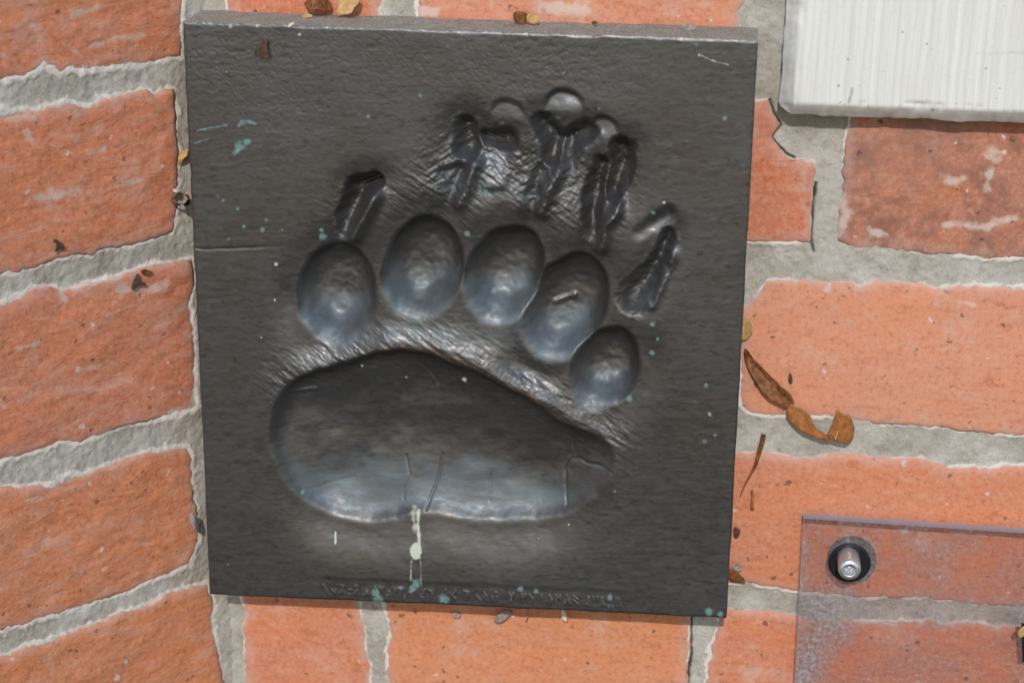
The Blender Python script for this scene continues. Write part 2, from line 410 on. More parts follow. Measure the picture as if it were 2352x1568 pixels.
# ------------------------------------------------------------------ brick walls
def resample(pts, n):
    p = np.array(pts, float)
    s = np.r_[0, np.cumsum(np.hypot(*np.diff(p, axis=0).T))]
    t = np.linspace(0, s[-1], n)
    return np.c_[np.interp(t, s, p[:, 0]), np.interp(t, s, p[:, 1])]
class Wall:
    def __init__(s, name, label, unproj, base, rz, material, seed, depth_amp):
        s.root = empty(name, base, rz)
        tag(s.root, label, 'wall')
        s.base = np.array(base); s.rz = rz; s.un = unproj; s.mat = material; s.seed = seed; s.amp = depth_amp
        s.outl = []; s.k = 0; s.polys = []; s.lipw = .0019 if depth_amp > .8 else .0012
        c, n = math.cos(rz), math.sin(rz)
        s.ex = np.array([c, n, 0]); s.ey = np.array([-n, c, 0])
    def local2(s, pts):                 # photo points -> (u, w) on the wall face
        P = s.un(*xy(pts))-s.base
        return np.c_[P @ s.ex, P[:, 2]]
    def brick(s, top, right, bottom, left, color, rough=1.0, patches=(), jag=.0006, mat=None):
        s.k += 1
        N, Mv = 110, 46
        T = resample(s.local2(top), N); B = resample(s.local2(bottom), N)
        L = resample(s.local2(left), Mv); R = resample(s.local2(right), Mv)
        T[0] = L[0]; T[-1] = R[0]; B[0] = L[-1]; B[-1] = R[-1]
        sd_ = s.seed+s.k*31
        for E_, horiz in ((T, 1), (B, 1), (L, 0), (R, 0)):   # ragged arrises
            tt = E_[:, 0]*(1 if horiz else 0)+E_[:, 1]*(0 if horiz else 1)
            w = np.sin(np.linspace(0, math.pi, len(E_)))**.3
            j = jag*2.2*fbm(tt*420, tt*0+sd_, sd_, 3, .6)*w
            E_[:, 1 if horiz else 0] += j
            sd_ += 5
        u = np.linspace(0, 1, N); v = np.linspace(0, 1, Mv)
        U, Vv = np.meshgrid(u, v)
        G = ((1-Vv)[..., None]*T[None]+Vv[..., None]*B[None]+(1-U)[..., None]*L[:, None]+U[..., None]*R[:, None]
             - ((1-U)*(1-Vv))[..., None]*T[0]-(U*(1-Vv))[..., None]*T[-1]-((1-U)*Vv)[..., None]*B[0]-(U*Vv)[..., None]*B[-1])
        X, Z = G[..., 0], G[..., 1]
        ring = np.vstack([T, R[1:], B[::-1][1:], L[::-1][1:-1]])
        s.outl.append(ring); s.polys.append(ring)
        # distance to the outline
        kd = kdtree.KDTree(len(ring))
        for i, q in enumerate(ring): kd.insert((q[0], q[1], 0), i)
        kd.balance()
        D = np.array([kd.find((a, b, 0))[2] for a, b in zip(X.ravel(), Z.ravel())]).reshape(X.shape)
        a = s.amp*rough
        H = (-.0009*np.exp(-D/.0010)-.0006*np.exp(-D/.006)
             + a*.0016*fbm(X*22+s.k*7.7, Z*38+s.k*3.1, s.seed+s.k, 5, .55)
             + a*(.0011 if s.amp > .8 else .0009)*np.abs(fbm(X*70+Z*25+s.k*5, Z*170-X*30, s.seed+90+s.k, 4, .6)))
        V = np.stack([X, -H, Z], -1).reshape(-1, 3)
        idx = np.arange(N*Mv).reshape(Mv, N)
        F = np.stack([idx[:-1, :-1], idx[1:, :-1], idx[1:, 1:], idx[:-1, 1:]], -1).reshape(-1, 4).tolist()
        b = list(idx[0, :])+list(idx[1:, -1])+list(idx[-1, ::-1][1:])+list(idx[::-1, 0][1:-1])
        n0 = len(V)
        back = V[b].copy(); back[:, 1] = .045
        V = np.vstack([V, back])
        nb = len(b)
        for i in range(nb):
            j = (i+1) % nb
            F.append([b[i], b[j], n0+j, n0+i])
        F.append([n0+i for i in range(nb)])
        edge = np.r_[np.exp(-D.ravel()/.0022), np.ones(nb)]
        halo = np.r_[np.exp(-D.ravel()/.009), np.ones(nb)]
        pa = np.zeros(len(V))
        for pts, wd in patches:
            q = s.local2(pts)
            dd = seg_dist(V[:, 0], V[:, 2], q) if len(q) > 1 else np.hypot(V[:, 0]-q[0, 0], V[:, 2]-q[0, 1])
            pa = np.maximum(pa, np.exp(-(dd/(wd*.0002))**2))
        me = mesh_np('brick', V, F, True, {'edge': edge, 'halo': halo, 'patch': pa})
        o = obj('brick', me, mat or s.mat, s.root)
        o.color = (*color, 1)
        return o
    def mortar(s, u0, u1, w0, w1, step, cracks=(), recess=.0014):
        nu, nw = int((u1-u0)/step)+1, int((w1-w0)/step)+1
        X, Z = np.meshgrid(np.linspace(u0, u1, nu), np.linspace(w0, w1, nw))
        W = s.base+X[..., None]*s.ex+Z[..., None]*np.array([0, 0, 1.0])
        px, py = project(W.reshape(-1, 3)); px = px.reshape(X.shape); py = py.reshape(X.shape)
        keep = (px > -260) & (px < PW+260) & (py > -260) & (py < PH+260)
        keep &= ~((px > 620) & (px < 1560) & (py > 200) & (py < 1220))
        for r in s.polys:                # hidden deep behind a brick
            bb = (X > r[:, 0].min()) & (X < r[:, 0].max()) & (Z > r[:, 1].min()) & (Z < r[:, 1].max()) & keep
            if bb.any():
                sd2 = poly_sd(X[bb], Z[bb], r[::6])
                k2 = keep[bb]; k2[sd2 > .005] = False; keep[bb] = k2
        allp = np.vstack([resample(np.vstack([r, r[:1]]), 900) for r in s.outl])
        kd = kdtree.KDTree(len(allp))
        for i, q in enumerate(allp): kd.insert((q[0], q[1], 0), i)
        kd.balance()
        x, z = X[keep], Z[keep]
        D = np.array([kd.find((a, b, 0))[2] for a, b in zip(x, z)])
        Dj = D*(1+.9*fbm(x*500, z*500, s.seed+3, 3, .6))+.0007*fbm(x*160, z*160, s.seed+4, 3, .6)
        lip = np.exp(-(np.clip(Dj, 0, 1)/s.lipw)**2)
        var = sstep(-.30, .30, fbm(x*28, z*28, s.seed+6, 3, .6))
        H = -recess+.0007*lip*var+.0007*fbm(x*60, z*60, s.seed+5, 4, .6)+.0005*fbm(x*420, z*420, s.seed+15, 3, .6)
        ck = np.zeros(len(x))
        for pts, wd in cracks:
            q = s.local2(pts)
            dd = seg_dist(x+.0008*fbm(x*300, z*300, 9, 2), z, q)
            m = np.clip(1.25-dd/(wd*.0002*(.55+.9*(fbm(z*60, x*60, 12, 2)+.5))), 0, 1)
            ck = np.maximum(ck, m); H -= .0025*m
        V = np.stack([x, -H, z], -1)
        num = np.full(X.shape, -1); num[keep] = np.arange(keep.sum())
        q4 = np.stack([num[:-1, :-1], num[:-1, 1:], num[1:, 1:], num[1:, :-1]], -1).reshape(-1, 4)
        F = q4[(q4 >= 0).all(1)]
        me = mesh_np('mortar', V, F, True, {'edge': lip*((.80+.20*var) if s.amp > .8 else (.5+.5*var)), 'crack': ck})
        return obj('mortar', me, M_mortar, s.root)
    def core(s, u0, u1, w0, w1):
        V = [(u, y, w) for u in (u0, u1) for y in (.012, .115) for w in (w0, w1)]
        F = [[0, 1, 3, 2], [4, 6, 7, 5], [0, 4, 5, 1], [2, 3, 7, 6], [0, 2, 6, 4], [1, 5, 7, 3]]
        return obj('wall_core', mesh_np('wall_core', V, F, False, {'edge': [0]*8, 'crack': [0]*8}), M_mortar, s.root)

# --- right wall (the plaque hangs on it)
base_r = np.array([corner[0], 0.0, Z0-0.30])
WR = Wall('brick_wall', 'brick wall of smooth orange-pink bricks carrying the bronze paw plaque', right_pt, base_r, 0.0, brick_right, 11, .55)
O_PINK = (.62, .24, .14); O_OR = (.62, .20, .085); O_RED = (.52, .145, .075); O_BRN = (.40, .15, .095)
WR.brick([(520, -225), (875, -212)], [(875, -212), (874, 0), (872, 110)], [(524, 92), (872, 110)], [(520, -225), (517, 0), (524, 92)], O_RED)
WR.brick([(958, -210), (1715, -180)], [(1715, -180), (1711, 0), (1698, 25), (1696, 68), (1700, 140)], [(958, 112), (1700, 140)], [(958, -210), (957, 0), (958, 112)], O_PINK,
         patches=[([(1245, 15), (1280, 20), (1345, 22)], 22), ([(960, 30), (1000, 28)], 14)])
WR.brick([(1815, -170), (2600, -140)], [(2600, -140), (2590, 170)], [(1830, 150), (2590, 170)], [(1815, -170), (1830, 150)], O_OR)
WR.brick([(1320, 172), (1700, 226), (1740, 234), (1764, 231)],
         [(1764, 231), (1770, 255), (1789, 288), (1770, 318), (1801, 357), (1822, 369), (1851, 367), (1874, 372), (1876, 392), (1869, 420), (1865, 467), (1864, 517), (1861, 557)],
         [(1320, 537), (1700, 557), (1764, 560), (1820, 560), (1861, 557)], [(1320, 172), (1320, 537)], O_RED, jag=.0003)
WR.brick([(1955, 205), (2350, 225), (2700, 240)], [(2700, 240), (2690, 600)],
         [(1925, 555), (1960, 572), (2000, 578), (2060, 580), (2130, 583), (2200, 590), (2260, 597), (2352, 596), (2690, 604)],
         [(1955, 205), (1950, 295), (1941, 333), (1936, 392), (1937, 440), (1928, 480), (1924, 505), (1925, 555)], O_BRN, 1.5,
         patches=[([(2283, 352)], 22), ([(2275, 390), (2266, 430)], 11), ([(1932, 450), (1945, 490), (1934, 520)], 16), ([(2180, 415), (2215, 410)], 12),
                  ([(2170, 515), (2260, 520), (2330, 500)], 11), ([(2000, 530), (2030, 540)], 12)], mat=brick_sooty)
WR.brick([(1700, 712), (1726, 690), (1751, 658), (1764, 645), (1849, 640), (1869, 645), (1914, 647), (1959, 643), (1976, 655), (2001, 647), (2114, 650), (2151, 662), (2200, 657), (2264, 657), (2352, 660), (2640, 668)],
         [(2640, 668), (2632, 1010)],
         [(1698, 934), (1711, 944), (1726, 954), (1764, 960), (1914, 960), (1971, 970), (2016, 975), (2139, 983), (2189, 988), (2221, 995), (2239, 992), (2264, 994), (2289, 1002), (2352, 1002), (2632, 1012)],
         [(1700, 712), (1698, 820), (1698, 934)], (.70, .29, .17), .7, patches=[([(1905, 652), (1900, 668)], 10), ([(2205, 695), (2240, 700)], 6)])
WR.brick([(1480, 1022), (1686, 1034), (1764, 1038), (1820, 1048), (1864, 1055), (1876, 1049), (1904, 1043), (1976, 1045), (2026, 1052), (2089, 1050), (2139, 1054), (2164, 1069), (2184, 1074), (2289, 1075), (2309, 1070), (2352, 1069), (2600, 1080)],
         [(2600, 1080), (2590, 1405)],
         [(1480, 1322), (1676, 1341), (1709, 1341), (1751, 1349), (1831, 1360), (1914, 1370), (2001, 1374), (2139, 1374), (2154, 1381), (2189, 1381), (2239, 1391), (2352, 1394), (2590, 1405)],
         [(1480, 1022), (1480, 1322)], (.62, .205, .10), .7)
WR.brick([(1651, 1398), (1701, 1401), (1764, 1404), (1831, 1416), (1889, 1426), (1976, 1426), (2096, 1426), (2139, 1421), (2164, 1431), (2239, 1429), (2289, 1437), (2352, 1436), (2500, 1443)],
         [(2500, 1443), (2490, 1760)], [(1618, 1725), (2490, 1760)],
         [(1651, 1398), (1648, 1442), (1638, 1464), (1628, 1484), (1631, 1509), (1623, 1531), (1621, 1568), (1618, 1725)], (.60, .19, .095), .8)
WR.brick([(885, 1290), (1588, 1330)], [(1588, 1330), (1587, 1420), (1585, 1464), (1586, 1501), (1578, 1546), (1574, 1700)], [(895, 1690), (1574, 1715)],
         [(885, 1290), (880, 1401), (893, 1426), (893, 1464), (885, 1489), (888, 1526), (895, 1690)], (.66, .235, .10), .8)
WR.brick([(552, 1265), (820, 1285)], [(820, 1285), (825, 1386), (830, 1414), (838, 1464), (838, 1501), (850, 1526), (858, 1690)], [(566, 1670), (858, 1690)],
         [(552, 1265), (554, 1369), (561, 1414), (557, 1439), (561, 1476), (566, 1670)], (.60, .20, .105), .8)
WR.mortar(-.004, .47, .06, .56, .0006,
          cracks=[([(1769, 232), (1775, 257), (1793, 288), (1774, 318), (1804, 354), (1823, 365)], 3), ([(1872, 425), (1867, 467), (1866, 517), (1862, 560), (1868, 580)], 4.5),
                  ([(1588, 1400), (1587, 1464), (1588, 1501), (1580, 1546), (1576, 1570)], 5)])
WR.core(-.06, .47, .05, .57)

# --- left wall (meets it in the corner behind the plaque)
base_l = np.array([corner[0], corner[1], Z0-0.30])
WL = Wall('brick_wall', 'brick wall of rough drag-faced orange bricks meeting the plaque wall at a corner', left_pt, base_l, LEFT_ANG, brick_left, 47, 1.0)
def lb(top, right, bottom, color, patches=(), xl=-520):
    def ext(pts):
        (x0, y0), (x1, y1) = pts[0], pts[-1]
        return [(xl, y0+(y0-y1)/(x1-x0)*(x0-xl)*1.02)]+pts
    t, b = ext(top), ext(bottom)
    WL.brick(t, right, b, [t[0], b[0]], color, patches=patches)
lb([(0, -175), (425, -207)], [(425, -207), (426, 0), (423, 60), (422, 133)],
   [(0, 187), (25, 184), (60, 178), (85, 165), (110, 149), (122, 162), (140, 171), (165, 162), (200, 168), (260, 157), (330, 152), (375, 139), (422, 133)], (.64, .205, .095), [([(165, 38), (195, 28), (222, 18)], 11), ([(92, 90)], 12), ([(215, 105), (260, 90), (330, 82)], 9), ([(170, 115), (190, 130)], 8), ([(10, 130)], 12), ([(318, 106)], 5), ([(60, 50), (80, 62)], 8)])
lb([(0, 260), (60, 250), (85, 254), (110, 245), (155, 232), (180, 240), (205, 246), (240, 225), (290, 215), (340, 206), (355, 219), (375, 207), (400, 205)],
   [(400, 205), (405, 250), (408, 320), (410, 400), (411, 480), (408, 510), (402, 534)],
   [(0, 632), (50, 624), (100, 612), (130, 595), (190, 585), (215, 587), (240, 572), (300, 563), (350, 550), (380, 540), (402, 534)], (.63, .19, .085), [([(90, 450), (130, 447), (180, 440)], 15), ([(60, 300), (75, 330)], 9), ([(280, 420), (330, 412)], 9), ([(20, 275), (90, 268)], 10), ([(200, 350), (240, 340)], 8)])
lb([(0, 697), (20, 690), (50, 678), (75, 662), (130, 657), (145, 668), (165, 664), (210, 648), (255, 638), (310, 622), (360, 606), (410, 599), (440, 597)],
   [(440, 597), (452, 650), (441, 690), (450, 740), (453, 900), (458, 938)],
   [(0, 1060), (50, 1050), (100, 1036), (130, 1024), (145, 1016), (180, 1018), (230, 1003), (290, 980), (370, 962), (410, 958), (440, 945), (458, 938)], (.62, .195, .10), [([(137, 660), (150, 690)], 9), ([(270, 660), (330, 668), (380, 650)], 14), ([(40, 800), (90, 790)], 9), ([(180, 850), (230, 842)], 9), ([(350, 805)], 6), ([(400, 720), (430, 700)], 13), ([(12, 935)], 10)])
lb([(0, 1122), (50, 1116), (90, 1113), (130, 1110), (140, 1097), (200, 1085), (260, 1065), (305, 1047), (330, 1041), (400, 1030), (432, 1026)],
   [(432, 1026), (445, 1050), (447, 1100), (452, 1150), (458, 1200), (461, 1240), (454, 1262), (440, 1298)],
   [(0, 1450), (60, 1437), (120, 1414), (180, 1400), (245, 1375), (300, 1358), (345, 1338), (390, 1320), (440, 1298)], (.66, .21, .08), [([(112, 1222)], 9), ([(150, 1330), (185, 1315)], 7), ([(60, 1150), (110, 1140)], 9), ([(160, 1190)], 6), ([(420, 1165)], 8)])
lb([(0, 1508), (30, 1500), (60, 1482), (110, 1472), (150, 1455), (200, 1437), (240, 1425), (290, 1403), (320, 1396), (350, 1385), (372, 1368), (430, 1350), (478, 1338)],
   [(478, 1338), (497, 1390), (492, 1415), (497, 1460), (505, 1500), (515, 1568), (528, 1740)],
   [(0, 1905), (528, 1740)], (.67, .22, .075))
WL.mortar(-.30, .004, .06, .56, .0006)
WL.core(-.30, .0, .05, .57)

# ------------------------------------------------------------------ bronze plaque
PT = 0.032                                            # how far it stands proud of the wall
cTL, cTR, cBR, cBL = [right_pt(np.array([x]), np.array([y]), PT)[0] for x, y in ((420, 51), (1741.5, 94), (1668.5, 1419), (482.5, 1365))]
STEP = .00052
NU = int(np.linalg.norm(cTR-cTL)/STEP); NV = int(np.linalg.norm(cBL-cTL)/STEP)
uu, vv = np.meshgrid(np.linspace(0, 1, NU), np.linspace(0, 1, NV))
W3 = ((1-uu)*(1-vv))[..., None]*cTL+(uu*(1-vv))[..., None]*cTR+(uu*vv)[..., None]*cBR+((1-uu)*vv)[..., None]*cBL
PX, PY = project(W3.reshape(-1, 3)); PX = PX.reshape(uu.shape); PY = PY.reshape(uu.shape)
wob = 3.5*fbm(PX/26, PY/26, 3, 3)+11*fbm(PX/85, PY/85, 5, 2)                     # outlines wander a little
wob2 = 3.5*fbm(PX/26, PY/26, 8, 3)+9*fbm(PX/85, PY/85, 6, 2)
QX, QY = PX+wob, PY+wob2
MM = .001
def smax(a, b, k=1.2):
    h = np.clip(1-np.abs(a-b)/k, 0, 1)*np.clip(np.minimum(a, b)/k, 0, 1)
    return np.maximum(a, b)+h*h*k*.25
def blur(a, sig):
    r = int(sig*3); k = np.exp(-.5*(np.arange(-r, r+1)/sig)**2); k /= k.sum()
    p = np.pad(a, r, mode='edge')
    p = np.apply_along_axis(lambda m: np.convolve(m, k, 'valid'), 0, p)
    return np.apply_along_axis(lambda m: np.convolve(m, k, 'valid'), 1, p)
def hollow(d, t, D, wt, wb, ts=None):
    w = wt+(wb-wt)*np.clip(t, 0, 1)
    return D*(1-np.exp(-np.clip(d, 0, None)/w))
depth = np.zeros(uu.shape)                            # mm below the plate face
region = np.zeros(uu.shape, int)
names = ['slab']
# pad
pad = chaikin([(655, 872), (690, 864), (740, 853), (800, 839), (850, 819), (890, 806), (940, 804), (1000, 816), (1060, 840), (1110, 868), (1150, 892), (1190, 905), (1220, 918), (1255, 945),
               (1280, 975), (1310, 990), (1350, 1002), (1385, 1012), (1413, 1025), (1414, 1050), (1408, 1088), (1390, 1122), (1355, 1152), (1320, 1174), (1280, 1190), (1220, 1200), (1150, 1205),
               (1080, 1202), (1020, 1190), (985, 1172), (960, 1185), (900, 1203), (840, 1207), (780, 1199), (730, 1176), (690, 1146), (655, 1105), (632, 1060), (622, 1010), (628, 960), (640, 915)], 2)
pad = resample(np.vstack([pad, pad[:1]]), 160)[:-1]
for _ in range(14): pad = .5*pad+.25*np.roll(pad, 1, 0)+.25*np.roll(pad, -1, 0)
pad = pad+(pad-pad.mean(0))*.006
dp = poly_sd(QX, QY, pad)
topy = np.interp(PX, [640, 900, 1060, 1190, 1310, 1412], [875, 805, 842, 905, 990, 1025])
tp = (PY-topy-25)/(1200-topy-40)
core_d = np.minimum(np.clip(dp, 0, None), 34)
pad_depth = hollow(core_d, tp, 4.8, 15, 26)*(1-.62*sstep(.1, .75, tp))+blur(hollow(dp, tp, 12.5, 85, 105), 13)*sstep(-14, 24, dp)+.5*sstep(-6, 14, dp)
pad_depth *= (.55+.45*sstep(1420, 1290, PX))
pad_depth += np.where(dp > 0, 1.3*fbm(PX/110, PY/80, 21, 3)*sstep(0, 60, dp), 0)
soft = 4.6*np.exp(-(np.minimum(dp, 0)/72.0)**2)*sstep(.25, .95, tp)*sstep(590, 760, PX)*sstep(1470, 1230, PX)
depth = np.maximum(depth, pad_depth)
region[dp > 0] = 1; names.append('palm_pad_print')
# toes: (centre, top of long axis, bottom of long axis, half width, depth)
toes = [((772, 556), (774, 806), 92, 11.0), ((994, 496), (942, 752), 92, 11.0), ((1208, 520), (1104, 754), 90, 11.0), ((1360, 586), (1232, 842), 94, 10.5), ((1432, 760), (1338, 956), 76, 10.5)]
toe_soft = np.zeros(uu.shape)
toe_d = []
for i, (a, b, hw, D) in enumerate(toes):
    a = np.array(a, float); b = np.array(b, float); c = (a+b)/2; L = np.linalg.norm(b-a)/2; ax = (b-a)/(2*L)
    s_ = (QX-c[0])*ax[0]+(QY-c[1])*ax[1]; r_ = (QX-c[0])*(-ax[1])+(QY-c[1])*ax[0]
    egg = hw*(1+.10*s_/L)
    q = np.sqrt((s_/L)**2+(r_/egg)**2)
    d = (1-q)*hw
    t = (s_/L+.55)/1.4
    # the right flank is steeper than the left one
    side = np.clip(-r_/hw, -1, 1)
    w_t = 13-4*side
    h = .75*hollow(d, t, D, np.maximum(w_t, 8), 44)+.75*hollow(d, t, D, 42-10*side, 64)
    h = h*(1-sstep(.42, .85, t)*(1-sstep(-4, 58, d)))
    h -= np.where(d > 0, 2.0*np.exp(-((s_+.05*L)/(.55*L))**2-(r_/(.5*hw))**2), 0)     # slight swelling of the toe ball
    h += np.where(d > 0, .2*np.sin((1-q)*26)*np.exp(-((1-q)/.35)**2)*sstep(.35, -.3, s_/L), 0)
    toe_soft = np.maximum(toe_soft, 2.4*np.exp(-(np.minimum(d, 0)/36.0)**2)*(.35+.65*sstep(-1.9, -.6, s_/L)))
    h += np.where(d > 0, (.55*fbm(PX/48, PY/48, 141, 3, .5)+.22*fbm(PX/9, PY/9, 143, 3, .6)+.25*fbm(PX/26+PY/30, PY/11-PX/40, 147, 3, .55))*sstep(0, 30, d), 0)
    toe_d.append(d)
    better = (h > depth) & (d > 0)
    region[better] = 2+i
    depth = np.maximum(depth, h)
    names.append('toe_print')
# open lower lip of the fourth toe and the hollow left of the first
lip4 = 5.0*np.exp(-(((PX-1235)*.8+(PY-830)*.5)/60)**2-((PX-1235)*-.5+(PY-830)*.8)**2/95**2)*sstep(-4, -50, dp)
depth = depth+.55*lip4*np.exp(-depth/1.5)*sstep(5, -25, np.max(toe_d, axis=0))
soft1 = 3.2*np.exp(-((PX-668)/30)**2-((PY-690)/75)**2)+2.4*np.exp(-((PX-1488)/26)**2-((PY-818)/62)**2)
# claws: chains (x, y, radius, depth)
claws = [
 [(862, 417, 17, 11), (822, 436, 27, 13), (799, 496, 24, 12), (787, 536, 17, 7)],
 [(1068, 294, 25, 9), (1072, 342, 28, 12), (1056, 350, 22, 11)],
 [(1120, 322, 20, 10), (1163, 326, 26, 12)],
 [(1246, 290, 23, 9), (1276, 332, 25, 13), (1266, 366, 22, 12)],
 [(1345, 306, 24, 9), (1306, 324, 26, 13), (1306, 362, 24, 10), (1298, 410, 18, 4)],
 [(1380, 384, 21, 9), (1364, 440, 24, 12), (1358, 500, 20, 10), (1362, 540, 14, 6)],
 [(1428, 345, 27, 10), (1424, 396, 26, 14), (1410, 445, 21, 12)],
 [(1534, 540, 13, 6), (1520, 590, 18, 9), (1488, 648, 27, 10), (1460, 684, 34, 9)],
 [(1026, 398, 20, 3), (1058, 398, 22, 6), (1040, 430, 16, 4)],
 [(1238, 400, 22, 5), (1225, 440, 18, 5)],
]
CX, CY = PX+8*fbm(PX/24, PY/24, 101, 3), PY+8*fbm(PX/24, PY/24, 107, 3)
def chain(pts, sharp, QX=CX, QY=CY):
    best = np.zeros(uu.shape); dm = np.full(uu.shape, -1e9)
    for (x0, y0, r0_, h0), (x1, y1, r1_, h1) in zip(pts[:-1], pts[1:]):
        dx, dy = x1-x0, y1-y0
        t = np.clip(((QX-x0)*dx+(QY-y0)*dy)/(dx*dx+dy*dy), 0, 1)
        r = r0_+(r1_-r0_)*t; hh = h0+(h1-h0)*t
        e = np.hypot(QX-x0-t*dx, QY-y0-t*dy)
        q = np.clip(e/(r*1.38), 0, 1)
        best = np.maximum(best, hh*(.5+.5*np.cos(math.pi*q))**(.75 if sharp > 2 else 1.0)); dm = np.maximum(dm, r*1.1-e)
    return best, dm
rid = 2+len(toes)
chan = np.zeros(uu.shape)
for pts, r_, am in (([(786, 530), (774, 575)], 26, 3.0), ([(1050, 430), (1010, 505)], 28, 3.0), ([(1236, 450), (1212, 525)], 26, 3.0), ([(1366, 530), (1356, 600)], 26, 3.0), ([(1060, 330), (1130, 400), (1260, 360), (1400, 430)], 60, 2.2)):
    chan = np.maximum(chan, am*np.exp(-(seg_dist(QX, QY, pts)/r_)**2))
depth = smax(depth, chan)
for k, pts in enumerate(claws):
    h, dm = chain(pts, 4.2 if k != 7 else 3.2)
    better = (h > depth) & (dm > 0)
    region[better] = rid
    depth = smax(depth, h)
    toe_soft = np.maximum(toe_soft, 1.6*np.exp(-(np.minimum(dm, 0)/22.0)**2))
    names.append('claw_print'); rid += 1
    claw_d = dm if k == 0 else np.maximum(claw_d, dm)
# shallow claw-tip dents
dents = [(1294, 250, 44, 2.0), (1165, 272, 48, 1.0), (1383, 312, 44, 2.0), (1192, 392, 27, 1.2)]
for x, y, r, D in dents:
    e = np.hypot(QX-x, (QY-y)*1.02)
    h = D*sstep(0, 7, r-e)*(1-sstep(-.8, .35, (QY-y)/r))
    better = (h > depth+.12) & (e < r)
    region[better] = rid
    depth = np.maximum(depth, h); names.append('claw_tip_dent'); rid += 1
h, dm = chain([(1534, 492, 18, 2.2), (1470, 536, 15, .9)], 3)
region[(h > depth) & (dm > 0)] = rid; names.append('claw_tip_dent'); rid += 1
depth = np.maximum(depth, h)
# raised tongues of metal left inside the claw prints
def bar(pts, r, amp, sig=None):
    return amp*np.exp(-(seg_dist(QX, QY, pts)/r)**2)
raised = bar([(862, 448), (842, 488), (812, 545)], 15, 6.0)
raised += bar([(1096, 378), (1078, 420), (1050, 465)], 16, 4.5)+bar([(1292, 388), (1268, 430), (1240, 486)], 15, 4.8)+bar([(1418, 482), (1390, 520), (1380, 566)], 15, 4.5)
raised += bar([(1440, 410), (1422, 462)], 9, 4.5)+bar([(1312, 372), (1302, 408)], 12, 2.6)+bar([(1052, 365), (1040, 340)], 9, 3.0)
raised += bar([(1536, 585), (1510, 660), (1490, 700)], 15, 3.2)
sdt = poly_sd(QX, QY, [(1102, 344), (1160, 342), (1172, 372), (1160, 430), (1112, 434), (1104, 395)])
raised += 1.4*sstep(-8, 10, sdt)*sstep(335, 430, QY)-2.0*sstep(-10, 14, sdt)*sstep(425, 345, QY)
# crest between toes and pad, with hairy strokes
crest_line = [(655, 862), (740, 840), (830, 812), (905, 788), (1000, 796), (1080, 828), (1160, 872), (1220, 898), (1285, 940), (1340, 978), (1400, 1004)]
dc = seg_dist(PX, PY, crest_line)
crest = 1.9*np.exp(-(dc/28)**2)*sstep(640, 720, PX)*sstep(1415, 1330, PX)
fur_zone = np.clip(np.exp(-(dc/55)**2)+np.exp(-(seg_dist(PX, PY, [(1040, 430), (1130, 380), (1230, 420), (1360, 470)])/85)**2)+.5*np.exp(-(seg_dist(PX, PY, [(790, 480), (960, 440)])/60)**2), 0, 1)
ang = math.radians(32)
fa, fb = PX*math.cos(ang)+PY*math.sin(ang), -PX*math.sin(ang)+PY*math.cos(ang)
fur = fur_zone*(.75*fbm(fa/34, fb/7.5, 61, 3, .6)+.25*fbm(PX/5, PY/5, 63, 2))
fa2, fb2 = PX*math.cos(-.55)+PY*math.sin(-.55), -PX*math.sin(-.55)+PY*math.cos(-.55)
fur2 = np.exp(-(seg_dist(PX, PY, [(1020, 400), (1040, 330), (1230, 380), (1250, 460)])/55)**2)*.8*fbm(fa2/26, fb2/7, 71, 3, .6)
# flat field: brushed clay texture, and a faint line across the plate
flat = .06*fbm(PX/120, PY/24, 31, 3)+.05*fbm(PX/13+PY/40, PY/8, 35, 3)+.025*fbm(PX/70, PY/5+PX/90, 36, 2)+.25*fbm(PX/240, PY/200, 37, 2)
crackle = sstep(520, 120, PY)*sstep(1250, 500, PX)*.5+.5*np.exp(-((PX-1230)/260)**2-((PY-150)/120)**2)
flat -= crackle*.20*np.clip(1-np.abs(fbm(PX/22, PY/13, 41, 3))*9, 0, 1)
flat -= .35*np.exp(-((PY-571-(PX-450)*-.012+3*fbm(PX/60, PY*0, 43, 2))/2.2)**2)*sstep(700, 520, PX)
for pts, wd, am in (([(1310, 985), (1314, 1060), (1300, 1100), (1296, 1170)], 3, .5), ([(1002, 1070), (990, 1135), (975, 1182)], 3, .5), ([(1312, 1072), (1360, 1078), (1405, 1088)], 3, .45),
                    ([(915, 1070), (925, 1120), (918, 1165)], 2.5, .3), ([(1120, 1110), (1115, 1170)], 2.5, .2), ([(700, 1132), (800, 1118)], 3, .1),
                    ([(940, 830), (975, 860), (1000, 900)], 4, .3), ([(1270, 715), (1315, 698)], 6, -.9), ([(665, 905), (715, 908)], 4, -.5)):
    flat -= am*np.exp(-(seg_dist(QX, QY, pts)/wd)**2)
Hmm = blur(-(depth+soft+blur(np.maximum(toe_soft, soft1), 5)*(1-.75*sstep(0, 8, dp)))+raised+crest*(1-sstep(-4, 6, dp)), 1.2)+fur*.6+fur2*.6+flat
grit = sstep(-20, 10, claw_d)
Hmm += grit*(1.1*fbm(PX/15+PY/40, PY/12, 151, 4, .6)+.5*np.abs(fbm(fa2/20, fb2/6, 153, 3, .6)))
